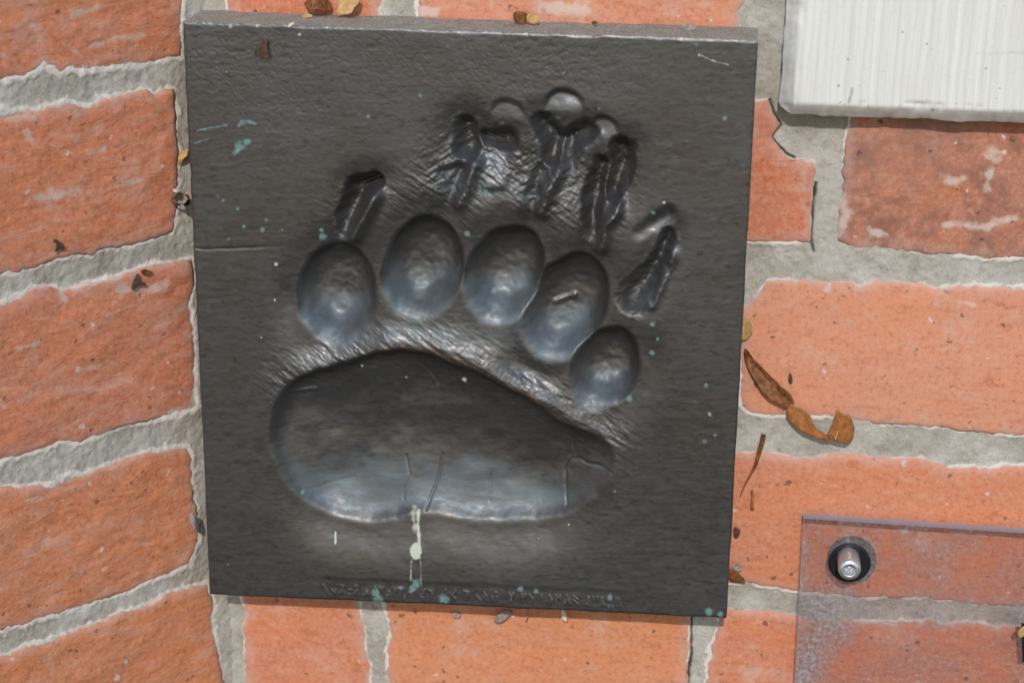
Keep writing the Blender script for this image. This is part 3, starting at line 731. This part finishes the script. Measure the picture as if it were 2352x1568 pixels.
# worn, unreadable lettering pressed in along the lower edge
txt = np.zeros(uu.shape)
lr = random.Random(3)
bx = 742.0
while bx < 1425:
    wlet = lr.choice([9, 11, 12, 13])
    if lr.random() < .14:
        bx += 10; continue
    by = 1338+(bx-742)*.0462+5
    if 1000 < bx < 1010: bx += 14
    for _ in range(lr.choice([2, 3, 3])):
        x0, x1 = bx+lr.choice([0, wlet*.45, wlet*.8]), bx+lr.choice([0, wlet*.5, wlet*.8])
        y0, y1 = by+lr.choice([0, 9, 18]), by+lr.choice([0, 9, 18])
        if abs(x0-x1)+abs(y0-y1) < 3: y1 += 9
        sl = (np.abs(PX-bx-6) < 22) & (np.abs(PY-by-9) < 26)
        txt[sl] = np.maximum(txt[sl], np.exp(-(seg_dist(PX[sl], PY[sl], [(x0, y0), (x1, y1)])/2.3)**2))
    bx += wlet+7
band = sstep(1322, 1332, PY-(PX-742)*.0462)*sstep(720, 750, PX)*sstep(1440, 1415, PX)
Hmm += .28*txt-.25*band
# rounded outer edge
ed = np.minimum(np.minimum(uu*(NU-1), (NU-1)*(1-uu)), np.minimum(vv*(NV-1), (NV-1)*(1-vv)))*STEP*1000
edw = ed+.5*fbm(PX/30, PY/30, 51, 3)
Hmm -= .45*np.clip(1-edw/1.0, 0, 1)**2
P3 = W3.copy(); P3[..., 1] -= Hmm*MM
# a slightly lumpy outline
P3[..., 0] += .0004*fbm(PX/40, PY/40, 55, 3)*(ed < 12); P3[..., 2] += .0005*fbm(PX/40, PY/40, 57, 3)*(ed < 12)
du_ = np.gradient(P3, axis=1); dv_ = np.gradient(P3, axis=0)
NRM = np.cross(dv_, du_); NRM /= np.linalg.norm(NRM, axis=-1, keepdims=True)
if NRM[NV//2, 5, 1] > 0: NRM = -NRM
# colour layers: verdigris, bird lime, worn crest
green = np.zeros(uu.shape); pale = np.zeros(uu.shape); worn = np.zeros(uu.shape); dust = np.zeros(uu.shape); tint = np.zeros(uu.shape)
for x, y, r in ((558, 282, 10), (550, 335, 13), (565, 325, 8), (553, 340, 11), (546, 480, 7), (603, 528, 8), (612, 505, 5), (740, 545, 12), (738, 530, 7), (1072, 540, 9), (1115, 440, 9), (1128, 685, 9), (1445, 918, 10),
                (1498, 745, 8), (1498, 812, 9), (862, 1362, 14), (868, 1375, 16), (957, 1340, 14), (948, 1352, 10), (1020, 1375, 16), (1628, 1405, 13), (1655, 1410, 10), (1500, 490, 7), (845, 268, 6),
                (1665, 272, 8), (1618, 1013, 8), (1643, 998, 5), (1622, 885, 7), (1412, 1128, 4), (690, 1138, 6), (965, 220, 6), (513, 460, 6), (500, 450, 4), (560, 520, 6), (525, 548, 5), (1060, 80, 5), (1600, 103, 5),
                (1295, 168, 4), (520, 165, 4), (1510, 780, 5), (1375, 250, 4), (648, 528, 4), (1195, 1352, 9), (1230, 1358, 8), (1400, 1372, 10), (920, 1350, 7)):
    green = np.maximum(green, np.exp(-(((PX-x)**2+(PY-y)**2)/r**2)**1.0)*.95)
for pts, wd in (([(548, 288), (568, 278), (585, 284)], 6), ([(538, 352), (555, 340), (572, 324)], 9), ([(455, 300), (520, 288)], 5), ([(448, 330), (480, 320)], 4)):
    green = np.maximum(green, .8*np.exp(-(seg_dist(PX, PY, pts)/wd)**2)); pale = np.maximum(pale, .34*np.exp(-(seg_dist(PX, PY, pts)/wd)**2))
green = np.maximum(green, .62*np.exp(-(seg_dist(PX, PY, [(745, 1136), (800, 1128)])/5)**2))
green = np.maximum(green, .5*band*txt)
green = np.maximum(green, .42*np.exp(-(seg_dist(PX, PY, [(1010, 440), (1060, 420), (1235, 470), (1260, 400)])/22)**2))
for x, y, r in ((529, 62, 7), (546, 58, 4), (634, 607, 9), (630, 690, 5), (1525, 465, 9), (1060, 886, 11), (824, 853, 7), (923, 886, 6), (600, 775, 5), (1630, 950, 9), (1305, 1210, 5), (1235, 1242, 3), (523, 1295, 5),
                (590, 60, 6), (688, 80, 7), (1606, 128, 6), (1640, 138, 4)):
    pale = np.maximum(pale, np.exp(-((PX-x)**2+(PY-y)**2)/(.72*r)**2)*.85)
pale = np.maximum(pale, .95*np.exp(-(seg_dist(PX, PY, [(767, 1228), (768, 1252)])/3.2)**2))
pale = np.maximum(pale, .75*np.exp(-(seg_dist(PX, PY, [(1605, 125), (1640, 140), (1672, 150)])/2.5)**2))
pale = np.maximum(pale, .85*np.exp(-(seg_dist(PX, PY, [(957, 1185), (956, 1215), (960, 1240), (962, 1280)])/6)**2))
pale = np.maximum(pale, .60*np.exp(-(seg_dist(PX, PY, [(945, 1180), (950, 1225)])/12)**2))
pale = np.maximum(pale, 1.1*np.exp(-(((PX-954)/15)**2+((PY-1268)/20)**2)**2))
pale = np.maximum(pale, .62*np.exp(-(seg_dist(PX, PY, [(944, 1290), (943, 1335)])/4)**2)); pale = np.maximum(pale, .62*np.exp(-(seg_dist(PX, PY, [(965, 1285), (967, 1345)])/3)**2))
worn = np.exp(-(seg_dist(PX, PY, [(850, 812), (905, 797), (1000, 806), (1080, 838), (1150, 878), (1220, 908), (1275, 950), (1300, 972)])/13)**2)*.9
worn = np.maximum(worn, .8*np.exp(-(seg_dist(PX, PY, [(1048, 600), (1044, 690)])/6)**2)); worn = np.maximum(worn, .8*np.exp(-(seg_dist(PX, PY, [(1232, 655), (1195, 715)])/6)**2))
for pts in ([(1110, 434), (1158, 430)], [(1285, 345), (1260, 370)], [(1400, 380), (1410, 430)], [(1420, 720), (1422, 680), (1440, 655)]):
    worn = np.maximum(worn, .8*np.exp(-(seg_dist(PX, PY, pts)/8)**2))

tint = sstep(.40, .85, tp)*.9*sstep(-16, 20, dp)  # blue-grey tone, stronger towards the bottom of the pad and toe hollows
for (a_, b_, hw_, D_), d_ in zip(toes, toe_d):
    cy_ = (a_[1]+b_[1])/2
    tint = np.maximum(tint, np.where(d_ > -20, .9*sstep(-70, 70, PY-cy_)*sstep(-18, 22, d_), 0))
tint = np.maximum(tint, .4*np.exp(-(seg_dist(PX, PY, [(1135, 400), (1130, 360)])/28)**2))
tint = np.maximum(tint, .55*np.exp(-(seg_dist(PX, PY, [(1240, 800), (1130, 770), (900, 770)])/45)**2)*sstep(6, -6, dp))
tint = np.maximum(tint, .7*np.exp(-(seg_dist(PX, PY, [(1480, 700), (1505, 655)])/16)**2))
plaque = empty('bronze_plaque', tuple((cBL+cBR)/2*np.array([1, 0, 1])))
tag(plaque, 'square dark bronze plaque with a sunken bear paw print and claw marks', 'plaque')
po = np.array(plaque.location)
q4 = np.stack([region[:-1, :-1], region[1:, :-1], region[1:, 1:], region[:-1, 1:]], -1)
fr = q4.max(-1)
# pieces too small to read go back into the slab
for k in range(1, rid):
    if (fr == k).sum() < 350: fr[fr == k] = 0
idx = np.arange(NU*NV).reshape(NV, NU)
quads = np.stack([idx[:-1, :-1], idx[1:, :-1], idx[1:, 1:], idx[:-1, 1:]], -1)
VF = P3.reshape(-1, 3)-po; NF = NRM.reshape(-1, 3)
layers = {'green': green.ravel(), 'pale': pale.ravel(), 'worn': worn.ravel(), 'dust': dust.ravel(), 'tint': tint.ravel(), 'grit': grit.ravel()}
for k in range(rid):
    f = quads[fr == k].reshape(-1, 4)
    if len(f) == 0: continue
    ids, inv = np.unique(f, return_inverse=True)
    f = inv.reshape(f.shape)
    V = VF[ids]; N_ = NF[ids]; at = {a: b[ids] for a, b in layers.items()}
    F = f.tolist()
    if k == 0:                                       # edge walls of the slab, back to the brickwork
        loc = {g: i for i, g in enumerate(ids.tolist())}
        b = list(idx[0, :])+list(idx[1:, -1])+list(idx[-1, ::-1][1:])+list(idx[::-1, 0][1:-1])
        fv = VF[b]; ctr = fv.mean(0)
        dirs = fv-ctr; dirs[:, 1] = 0; side = np.zeros_like(dirs)
        n1, n2, n3 = NU, NU+NV-1, NU+NV-1+NU-1
        side[:n1] = (0, 0, 1); side[n1:n2] = (1, 0, 0); side[n2:n3] = (0, 0, -1); side[n3:] = (-1, 0, 0)
        n0 = len(V); nb = len(b)
        ringf = fv+0; ringb = fv+0
        ringb[:, 1] = .0015-po[1]+.001
        jit = .0006*fbm(np.arange(nb)*.05, np.zeros(nb), 5, 3)[:, None]*side
        mid = fv*.5+ringb*.5+jit
        V = np.vstack([V, ringf, mid, ringb]); N_ = np.vstack([N_, side, side, side])
        dz = (side[:, 2] > .5)*1.0
        for a in at: at[a] = np.r_[at[a], np.tile(dz*(a == 'dust'), 3)]
        for i in range(nb):
            j = (i+1) % nb
            F.append([n0+i, n0+j, n0+nb+j, n0+nb+i]); F.append([n0+nb+i, n0+nb+j, n0+2*nb+j, n0+2*nb+i])
        F.append([n0+2*nb+i for i in range(nb)])
        N_ = np.vstack([N_]) 
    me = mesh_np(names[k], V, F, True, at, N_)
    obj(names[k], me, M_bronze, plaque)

# ------------------------------------------------------------------ pale stone tablet, upper right
ST = .0165
def rpt(x, y, off): return right_pt(np.array([float(x)]), np.array([float(y)]), off)[0]
a = rpt(1826, 236, ST); 
x0 = a[0]; zb = rpt(1836, 237, ST)[2]; x1 = x0+.26; zt = zb+.20
tl = math.radians(.35)
stone = empty('stone_tablet', (x0, 0, zb))
tag(stone, 'pale cream stone tablet with fine vertical ribs and a chipped lower edge', 'tablet')
CH = .0062
nx, nz = 300, 230
gx = np.r_[-CH, -CH*.55, -CH*.2, np.linspace(0, x1-x0, nx)]; gz = np.r_[-CH, -CH*.55, -CH*.2, np.linspace(0, zt-zb, nz)]
GX, GZ = np.meshgrid(gx, gz)
ax_ = np.clip(-GX/CH, 0, 1); az_ = np.clip(-GZ/CH, 0, 1)
dr = np.clip(np.hypot(ax_, az_), 0, 1.0)
chip = np.clip(fbm(GX*150, GZ*150, 77, 4)-.15, 0, 1)*.0025
rnd = (ax_ > 0) | (az_ > 0)
Yf = -(ST-.0055*np.where(rnd, dr**1.2, 0)-np.where(rnd | (GX < .002) | (GZ < .002), chip, 0)+.00010*fbm(GX*420, GZ*5, 79, 3))
# round the free corner
both = (ax_ > 0) & (az_ > 0)
scl = np.where(both, np.maximum(ax_, az_)/np.maximum(np.hypot(ax_, az_), 1e-6), 1)
GX2 = np.where(both, GX*scl, GX)+.0012*fbm(GZ*70, GX*0, 83, 3)*(ax_ >= 1); GZ2 = np.where(both, GZ*scl, GZ)+.0014*fbm(GX*70, GZ*0, 85, 4)*(az_ >= 1)
V = np.stack([GX2, Yf, GZ2], -1).reshape(-1, 3)
cols_, rows_ = len(gx), len(gz)
idx = np.arange(cols_*rows_).reshape(rows_, cols_)
F = np.stack([idx[:-1, :-1], idx[:-1, 1:], idx[1:, 1:], idx[1:, :-1]], -1).reshape(-1, 4)
spx, spy = project(V+np.array([x0, 0, zb])); 
stain = .62*np.exp(-(seg_dist(spx, spy, [(2245, 124), (2360, 121)])/9)**2)+.95*np.exp(-(seg_dist(spx, spy, [(1957, 204), (1950, 236)])/7)**2)
for x, y, r in ((1930, 236, 6), (1993, 244, 6), (2143, 253, 8), (1898, 30, 4), (2329, 256, 5), (1811, 110, 5), (1808, 240, 6), (2265, 158, 6), (1868, 45, 3)):
    stain = np.maximum(stain, np.exp(-((spx-x)**2+(spy-y)**2)/r**2))
cr_ = seg_dist(spx, spy, [(1850, 142), (1930, 143), (1985, 158), (2050, 168), (2115, 181), (2170, 182), (2215, 172), (2290, 168)])
stain = np.maximum(stain, .62*np.exp(-(cr_/1.8)**2))
rim = np.where(rnd, .75, 0).ravel()
obj('face', mesh_np('face', V, F, True, {'stain': stain, 'rim': rim}), M_stone, stone)
# body sides back to the wall
b = list(idx[-1, :])+list(idx[::-1, -1][1:])+list(idx[0, ::-1][1:])+list(idx[1:, 0][:-1])
fv = V[b]; bk = fv.copy(); bk[:, 1] = .001; md = fv*.5+bk*.5; md[:, 0] += .0003
nb = len(b)
VV = np.vstack([fv, md, bk]); FF = []
for i in range(nb):
    j = (i+1) % nb
    FF += [[i, j, nb+j, nb+i], [nb+i, nb+j, 2*nb+j, 2*nb+i]]
FF.append(list(range(2*nb, 3*nb)))
obj('edge_band', mesh_np('edge_band', VV, FF, False, {'stain': np.zeros(3*nb), 'rim': np.full(3*nb, .75)}), M_stone, stone)

# ------------------------------------------------------------------ clear acrylic panel with its bolt
A0, A1 = .0055, .0115
tlc = rpt(1845, 1190, A1); blc = rpt(1823, 1600, A1)
AW, AH = .30, .20
trc = tlc+np.array([AW, 0, (rpt(2350, 1224, A1)-tlc)[2]/(rpt(2350, 1224, A1)-tlc)[0]*AW])
dn = (blc-tlc); dn = dn/np.linalg.norm(dn)*AH
acr = empty('acrylic_panel', (tlc+dn)*np.array([1, 0, 1]))
tag(acr, 'clear acrylic panel with dusty grey film bolted to the brick wall', 'panel')
ao = np.array(acr.location)
n = 90
ga, gb = np.meshgrid(np.linspace(0, 1, n), np.linspace(0, 1, n))
fr_ = tlc+ga[..., None]*(trc-tlc)+gb[..., None]*dn
apx, apy = project(fr_.reshape(-1, 3))
gr = np.maximum.reduce([.95*np.exp(-(seg_dist(apx, apy, [(1890, 1400), (1915, 1440), (1875, 1475), (1850, 1545)])/55)**2), .75*np.exp(-(seg_dist(apx, apy, [(1845, 1250), (1835, 1420), (1830, 1560)])/22)**2),
                        .6*np.exp(-(seg_dist(apx, apy, [(1935, 1345), (1985, 1400)])/50)**2), .55*np.exp(-(seg_dist(apx, apy, [(2120, 1400), (2150, 1420)])/30)**2), .4*np.exp(-(seg_dist(apx, apy, [(1870, 1205), (1885, 1240)])/24)**2),
                        .55*np.exp(-(np.abs(np.hypot(apx-1957, apy-1285)-60)/11)**2)])
idx = np.arange(n*n).reshape(n, n)
F = np.stack([idx[:-1, :-1], idx[1:, :-1], idx[1:, 1:], idx[:-1, 1:]], -1).reshape(-1, 4)
obj('sheet', mesh_np('sheet', fr_.reshape(-1, 3)-ao, F, False, {'grime': gr}), M_acrylic, acr)
bkq = np.array([tlc, trc, trc+dn, tlc+dn])-ao; bb = bkq.copy(); bb[:, 1] = -A0
obj('cut_edge', mesh_np('cut_edge', np.vstack([bkq, bb]), [[0, 1, 5, 4], [3, 0, 4, 7], [1, 2, 6, 5], [2, 3, 7, 6]], False), M_acrylic_edge, acr)
def lathe(prof, segs, c, hexrad=None):       # profile of (radius, distance in front of the wall), axis along -Y
    V = []; F = []
    for r, y in prof:
        for k in range(segs):
            an = 2*math.pi*k/segs
            rr = r
            V.append((c[0]+rr*math.cos(an), -y, c[2]+rr*math.sin(an)))
    for i in range(len(prof)-1):
        for k in range(segs):
            j = (k+1) % segs
            F.append([i*segs+k, i*segs+j, (i+1)*segs+j, (i+1)*segs+k])
    F.append(list(range((len(prof)-1)*segs, len(prof)*segs)))
    return V, F
wc = rpt(1951, 1291, .012)
gk = rpt(1957, 1287, .004)
V, F = lathe([(.0112, 0), (.0112, .0052), (.0108, .0056)], 48, gk-ao+np.array([0, 0, 0]))
V = [(x, y-0*ao[1], z) for x, y, z in V]
obj('spacer', mesh_np('spacer', V, F, False), M_grey_rubber, acr)
V, F = lathe([(.0098, .0117), (.0098, .0126), (.0091, .0132), (.0040, .0133)], 48, wc-ao)
obj('washer', mesh_np('washer', V, F, False), M_black, acr)
bc = rpt(1951.5, 1310, .0275)
prof = [(.0050, .0132), (.0052, .0140), (.0052, .0255), (.0050, .0264), (.0043, .0271), (.0034, .0274), (.0029, .0274)]
V, F = lathe(prof+[(.0026, .0270), (.0026, .0225), (.0014, .0222), (.0011, .0246), (.0003, .0250)], 36, bc-ao)
bolt = obj('bolt', mesh_np('bolt', V, F, True), M_steel, acr)
# hexagonal recess walls
V, F = lathe([(.0028, .0273), (.0028, .0238)], 6, bc-ao)
obj('hex_socket', mesh_np('hex_socket', V, F[:-1], False), M_steel, bolt)
# sliver of black print at the frame's edge
pa_, pb_ = rpt(2346, 1431, A1+.0006), rpt(2349, 1519, A1+.0006)
V = []
for yy in (-(A1-.0002), -(A1+.0006)):
    V += [(pa_[0], yy, pa_[2]), (pa_[0]+.05, yy, pa_[2]-.003), (pb_[0]+.05, yy, pb_[2]-.003), (pb_[0], yy, pb_[2])]
V = np.array(V)-ao
obj('black_strip', mesh_np('black_strip', V, [[0, 3, 2, 1], [4, 5, 6, 7], [0, 1, 5, 4], [1, 2, 6, 5], [2, 3, 7, 6], [3, 0, 4, 7]], False), M_black, acr)

# ------------------------------------------------------------------ leaves, twigs and husks
def leaf_sheet(outline, un, offs, thick=.00035, curl=.0, seed=0, vein=None):
    """solid curled leaf from a photo outline; offs(px,py) = distance in front of the face"""
    p = chaikin(outline, 1)
    x, y = p[:, 0], p[:, 1]
    r2 = np.random.RandomState(seed)
    p = p+r2.normal(0, .7, p.shape)
    c = p.mean(0)
    rings = [1.0, .8, .55, .28]
    P = []
    for f in rings: P += [c+(q-c)*f for q in p]
    P.append(c); P = np.array(P)
    off = np.array([offs(a, b) for a, b in P])+.0006*fbm(P[:, 0]/14, P[:, 1]/14, seed, 2)
    off = np.maximum(off, .0004)
    fr3 = np.array([un(np.array([a]), np.array([b]), o_)[0] for (a, b), o_ in zip(P, off)])
    bk3 = np.array([un(np.array([a]), np.array([b]), o_-thick)[0] for (a, b), o_ in zip(P, off)])
    m = len(p); N = len(P); F = []
    for k in range(len(rings)-1):
        for i in range(m):
            j = (i+1) % m
            F.append([k*m+i, k*m+j, (k+1)*m+j, (k+1)*m+i]); F.append([N+k*m+i, N+(k+1)*m+i, N+(k+1)*m+j, N+k*m+j])
    k = len(rings)-1
    for i in range(m):
        j = (i+1) % m
        F.append([k*m+i, k*m+j, N-1]); F.append([N+k*m+j, N+k*m+i, 2*N-1])
        F.append([i, N+i, N+j, j])
    return np.vstack([fr3, bk3]), F
def thing(name, V, F, m, label, cat, group=None, smooth=True):
    V = np.array(V); c = V.mean(0); c[2] = V[:, 2].min()
    o = obj(name, mesh_np(name, V-c, F, smooth), m)
    o.location = c
    return tag(o, label, cat, group)
def flat_off(b, gx=0, gy=0, cx=0, cy=0, bow=0, r=20):
    return lambda x, y: b+gx*(x-cx)+gy*(y-cy)+bow*(((x-cx)/r)**2+((y-cy)/r)**2)
def tube(pts3, rad, segs=6):
    V = []; F = []
    pts3 = np.array(pts3)
    for i, p in enumerate(pts3):
        t = pts3[min(i+1, len(pts3)-1)]-pts3[max(i-1, 0)]; t /= np.linalg.norm(t)
        a = np.cross(t, [0, 1, 0]); a /= np.linalg.norm(a); b2 = np.cross(t, a)
        for k in range(segs):
            an = 2*math.pi*k/segs
            V.append(p+rad[i]*(math.cos(an)*a+math.sin(an)*b2))
    for i in range(len(pts3)-1):
        for k in range(segs):
            j = (k+1) % segs
            F.append([i*segs+k, i*segs+j, (i+1)*segs+j, (i+1)*segs+k])
    F.append(list(range(segs))); F.append(list(range((len(pts3)-1)*segs, len(pts3)*segs)))
    return np.array(V), F
# long torn leaf hanging beside the plaque: three parts of one leaf
lf = empty('dry_leaf', tuple(rpt(1897, 1007, .002)))
tag(lf, 'long torn brown dry leaf curling off the bricks beside the plaque', 'leaf')
def leaf_part(name, outline, offs, m, seed):
    V, F = leaf_sheet(outline, right_pt, offs, seed=seed)
    return obj(name, mesh_np(name, V-np.array(lf.location), F, True), m, lf)
def offA(x, y):
    d = ((x-1709)*.66-(y-796)*.75)*-1          # across the strip
    ac = (-(x-1760)*.75+(y-870)*.66)/22
    return .0012+.0028*min(1, abs(ac))+.0025*max(0, (y-860)/80)
leaf_part('blade', [(1709, 794), (1728, 823), (1762, 855), (1794, 888), (1817, 904), (1826, 925), (1822, 938), (1810, 937), (1788, 928), (1759, 911), (1724, 861), (1708, 817)], offA, M_leaf, 1)
leaf_part('blade', [(1812, 926), (1830, 930), (1850, 943), (1863, 954), (1867, 972), (1884, 992), (1912, 1006), (1908, 1014), (1870, 1003), (1841, 993), (1818, 972), (1804, 947)], lambda x, y: .004+.003*((x-1800)/100), M_leaf_orange, 2)
leaf_part('flap', [(1893, 1006), (1917, 963), (1922, 936), (1939, 953), (1948, 948), (1960, 969), (1963, 987), (1959, 1014), (1938, 1019)], lambda x, y: .0065+.0012*math.cos((x-1925)/20)+.00004*(1010-y), M_leaf_orange, 3)
pts = [(1918, 1008), (1926, 988), (1935, 962)]
V, F = tube([rpt(x, y, .0083) for x, y in pts], [.0003, .00028, .00015])
obj('midrib', mesh_np('midrib', V-np.array(lf.location), F, True), M_leaf_tan, lf)
# others: (outline, wall fn, offset fn, material, name, label, category)
def small(outline, un, offs, m, name, label, cat, seed=5, thick=.0005):
    V, F = leaf_sheet(outline, un, offs, thick, seed=seed)
    return thing(name, V, F, m, label, cat)
small([(1701, 735), (1716, 728), (1731, 745), (1725, 768), (1712, 784), (1700, 780)], right_pt, lambda x, y: .001+.0025*abs(x-1708)/20, M_leaf_tan, 'dry_leaf', 'small translucent tan leaf tucked at the plaque above the long torn leaf', 'leaf', 6)
V, F = tube([rpt(x, y, .0022) for x, y in ((1754, 998), (1749, 1020), (1743, 1040), (1736, 1066), (1724, 1090), (1712, 1110), (1700, 1139))], [.0011, .0012, .0011, .0008, .00045, .00035, .0002])
thing('twig', V, F, M_leaf, 'thin brown twig lying across the mortar under the torn leaf', 'twig')
V, F = tube([rpt(x, y, .0015) for x, y in ((1727, 1125), (1729, 1142), (1727, 1160), (1728, 1170))], [.0004, .0007, .0007, .0009])
thing('seed_husk', V, F, M_leaf_orange, 'tiny orange seed stalk on the brick below the thin twig', 'husk')
small([(1684, 1212), (1694, 1208), (1701, 1216), (1697, 1234), (1688, 1238), (1684, 1226)], right_pt, lambda x, y: .002, M_husk_dark, 'bark_crumb', 'dark brown crumb stuck at the plaque beside the acrylic panel', 'debris', 8)
small([(1684, 1296), (1692, 1290), (1703, 1297), (1702, 1308), (1692, 1312), (1684, 1305)], right_pt, lambda x, y: .002+.002*math.hypot(x-1693, y-1300)/10, M_husk_grey, 'seed_husk', 'curled grey seed husk above a brown leaf by the plaque edge', 'husk', 9)
small([(1672, 1300), (1688, 1308), (1704, 1322), (1716, 1337), (1700, 1338), (1672, 1333)], right_pt, lambda x, y: .003+.00006*(1340-y), M_leaf, 'dry_leaf', 'small brown leaf on the mortar joint right of the plaque corner', 'leaf', 10)
# under the plaque
small([(1134, 1424), (1140, 1412), (1156, 1403), (1172, 1401), (1178, 1408), (1165, 1418), (1150, 1428), (1138, 1432)], right_pt, lambda x, y: .003+.003*math.sin((x-1134)/14), M_husk_grey, 'seed_husk', 'curled grey-brown husk caught under the bottom edge of the plaque', 'husk', 11)
small([(1287, 1401), (1294, 1400), (1302, 1414), (1303, 1426), (1297, 1428), (1291, 1418)], right_pt, lambda x, y: .006, M_seed_white, 'winged_seed', 'small cream winged seed hanging below the plaque lettering', 'seed', 12)
small([(1036, 1408), (1046, 1405), (1056, 1410), (1058, 1418), (1044, 1420)], right_pt, lambda x, y: .003, M_husk_grey, 'bark_crumb', 'pale crumb on the brick below the bird dropping streak', 'debris', 13)
V, F = tube([rpt(x, y, .004) for x, y in ((1214, 1400), (1211, 1414), (1208, 1428))], [.0003, .0003, .0002])
thing('twig', V, F, M_leaf_tan, 'hair-thin dry stalk hanging under the plaque edge', 'twig')
# on the plaque's top ledge
small([(698, 6), (712, -6), (735, -10), (760, 2), (764, 22), (748, 28), (730, 20), (712, 26), (702, 18)], right_pt, lambda x, y: .004+.004*math.sin((x-700)/13)+.00015*max(0, y), M_leaf, 'dry_leaf', 'crumpled brown leaf standing on the top edge of the plaque', 'leaf', 14)
small([(776, -8), (800, -12), (830, -6), (824, 8), (812, 20), (806, 33), (780, 36), (770, 30), (780, 14)], right_pt, lambda x, y: .006+.00012*max(0, y), M_leaf_tan, 'dry_leaf', 'tan serrated leaf scrap standing on the top edge of the plaque', 'leaf', 15)
small([(1177, 34), (1186, 25), (1205, 27), (1214, 34), (1212, 50), (1198, 54), (1180, 49)], right_pt, lambda x, y: .010+.003*math.sin((x-1177)/12), M_leaf, 'dry_leaf', 'brown folded leaf bit on top of the plaque above the claw marks', 'leaf', 16)
small([(1208, 36), (1224, 30), (1239, 40), (1236, 52), (1228, 58), (1212, 52)], right_pt, lambda x, y: .013+.001*math.sin(x/9), M_leaf_tan, 'dry_leaf', 'yellow leaf flake beside the brown folded bit on the plaque top', 'leaf', 17)
small([(1555, 60), (1572, 55), (1594, 57), (1602, 66), (1590, 69), (1566, 69)], right_pt, lambda x, y: .010+.002*math.sin((x-1555)/16), M_husk_grey, 'seed_husk', 'pale brown seed husk lying at the right end of the plaque top', 'husk', 18)
small([(1358, 50), (1368, 48), (1374, 54), (1366, 58), (1358, 56)], right_pt, lambda x, y: .008, M_husk_dark, 'bark_crumb', 'black crumb on the plaque top edge between leaf flake and husk', 'debris', 19)
small([(660, 60), (666, 53), (676, 52), (674, 58), (664, 64)], right_pt, lambda x, y: PT+.0006, M_seed_white, 'winged_seed', 'tiny white seed flake on the plaque front near its top edge', 'seed', 20)
small([(690, 38), (700, 33), (718, 34), (716, 40), (700, 42)], right_pt, lambda x, y: .012, M_leaf_tan, 'dry_leaf', 'sliver of tan leaf lying flat on the plaque top', 'leaf', 21)
# on the plaque face
small([(582, 122), (588, 108), (600, 100), (608, 90), (616, 92), (612, 108), (620, 122), (622, 134), (606, 136), (590, 132)], right_pt, lambda x, y: PT+.001+.0012*math.sin(x/6), M_husk_dark, 'bark_crumb', 'dark crumpled scrap stuck on the upper left of the plaque face', 'debris', 22)
# left edge
small([(410, 350), (426, 344), (433, 340), (431, 356), (420, 368), (416, 386), (408, 384)], right_pt, lambda x, y: .012+.002*math.sin(y/8), M_leaf_tan, 'dry_leaf', 'yellow-tan leaf flake wedged at the left edge of the plaque', 'leaf', 23)
cl = empty('web_clump', tuple(left_pt(np.array([415.]), np.array([478.]), .004)[0]))
tag(cl, 'brown clump of web and husks caught beside the left plaque edge', 'debris')
for nm, outl, ofs, m, sd_ in (('husk', [(400, 446), (412, 440), (426, 446), (432, 456), (424, 468), (408, 466), (398, 456)], .010, M_husk_grey, 24),
                              ('husk', [(414, 452), (428, 444), (438, 452), (437, 470), (424, 476), (415, 466)], .006, M_husk_dark, 25),
                              ('petal', [(395, 436), (402, 432), (408, 438), (402, 444)], .013, M_seed_white, 26),
                              ('petal', [(420, 440), (430, 438), (434, 444), (424, 447)], .012, M_leaf_tan, 27)):
    V, F = leaf_sheet(outl, left_pt, lambda x, y, o=ofs: o+.003*math.sin((x+y)/7), .0012, seed=sd_)
    obj(nm, mesh_np(nm, V-np.array(cl.location), F, True), m, cl)
V, F = tube([left_pt(np.array([float(x)]), np.array([float(y)]), .004)[0] for x, y in ((398, 452), (393, 462), (402, 468), (414, 470))], [.0005, .0006, .0006, .0004])
obj('stalk', mesh_np('stalk', V-np.array(cl.location), F, True), M_leaf, cl)
# on the left wall
small([(300, 660), (308, 640), (314, 628), (322, 632), (318, 644), (334, 648), (336, 656), (318, 652), (308, 668)], left_pt, lambda x, y: .003, M_husk_dark, 'bark_crumb', 'forked dark brown scrap stuck to the rough brick left of the plaque', 'debris', 28)
small([(318, 622), (334, 618), (352, 624), (346, 634), (330, 632)], left_pt, lambda x, y: .0025, M_leaf, 'bark_crumb', 'reddish scrap just above the forked dark scrap', 'debris', 29)
small([(121, 552), (128, 548), (142, 556), (144, 566), (152, 570), (136, 574), (126, 580), (130, 564)], left_pt, lambda x, y: .0025, M_husk_dark, 'bark_crumb', 'olive-brown crumb on the rough brick above a mortar joint', 'debris', 30)
small([(430, 1176), (446, 1180), (460, 1200), (462, 1226), (452, 1222), (438, 1204)], left_pt, lambda x, y: .004+.003*math.sin((x-430)/10), M_husk_grey, 'seed_husk', 'grey curled husk in the corner joint beside the lower left plaque edge', 'husk', 31)
small([(2335, 1452), (2346, 1440), (2356, 1432), (2362, 1450), (2350, 1462), (2338, 1464)], right_pt, lambda x, y: .013+.001*math.sin(x/6), M_leaf_tan, 'dry_leaf', 'tan leaf flake lying against the black strip on the acrylic', 'leaf', 32)
small([(1811, 862), (1815, 856), (1820, 864), (1820, 882), (1813, 880)], right_pt, lambda x, y: .0014, M_husk_dark, 'bark_crumb', 'black speck of dirt on the pale brick above the torn leaf', 'debris', 34)
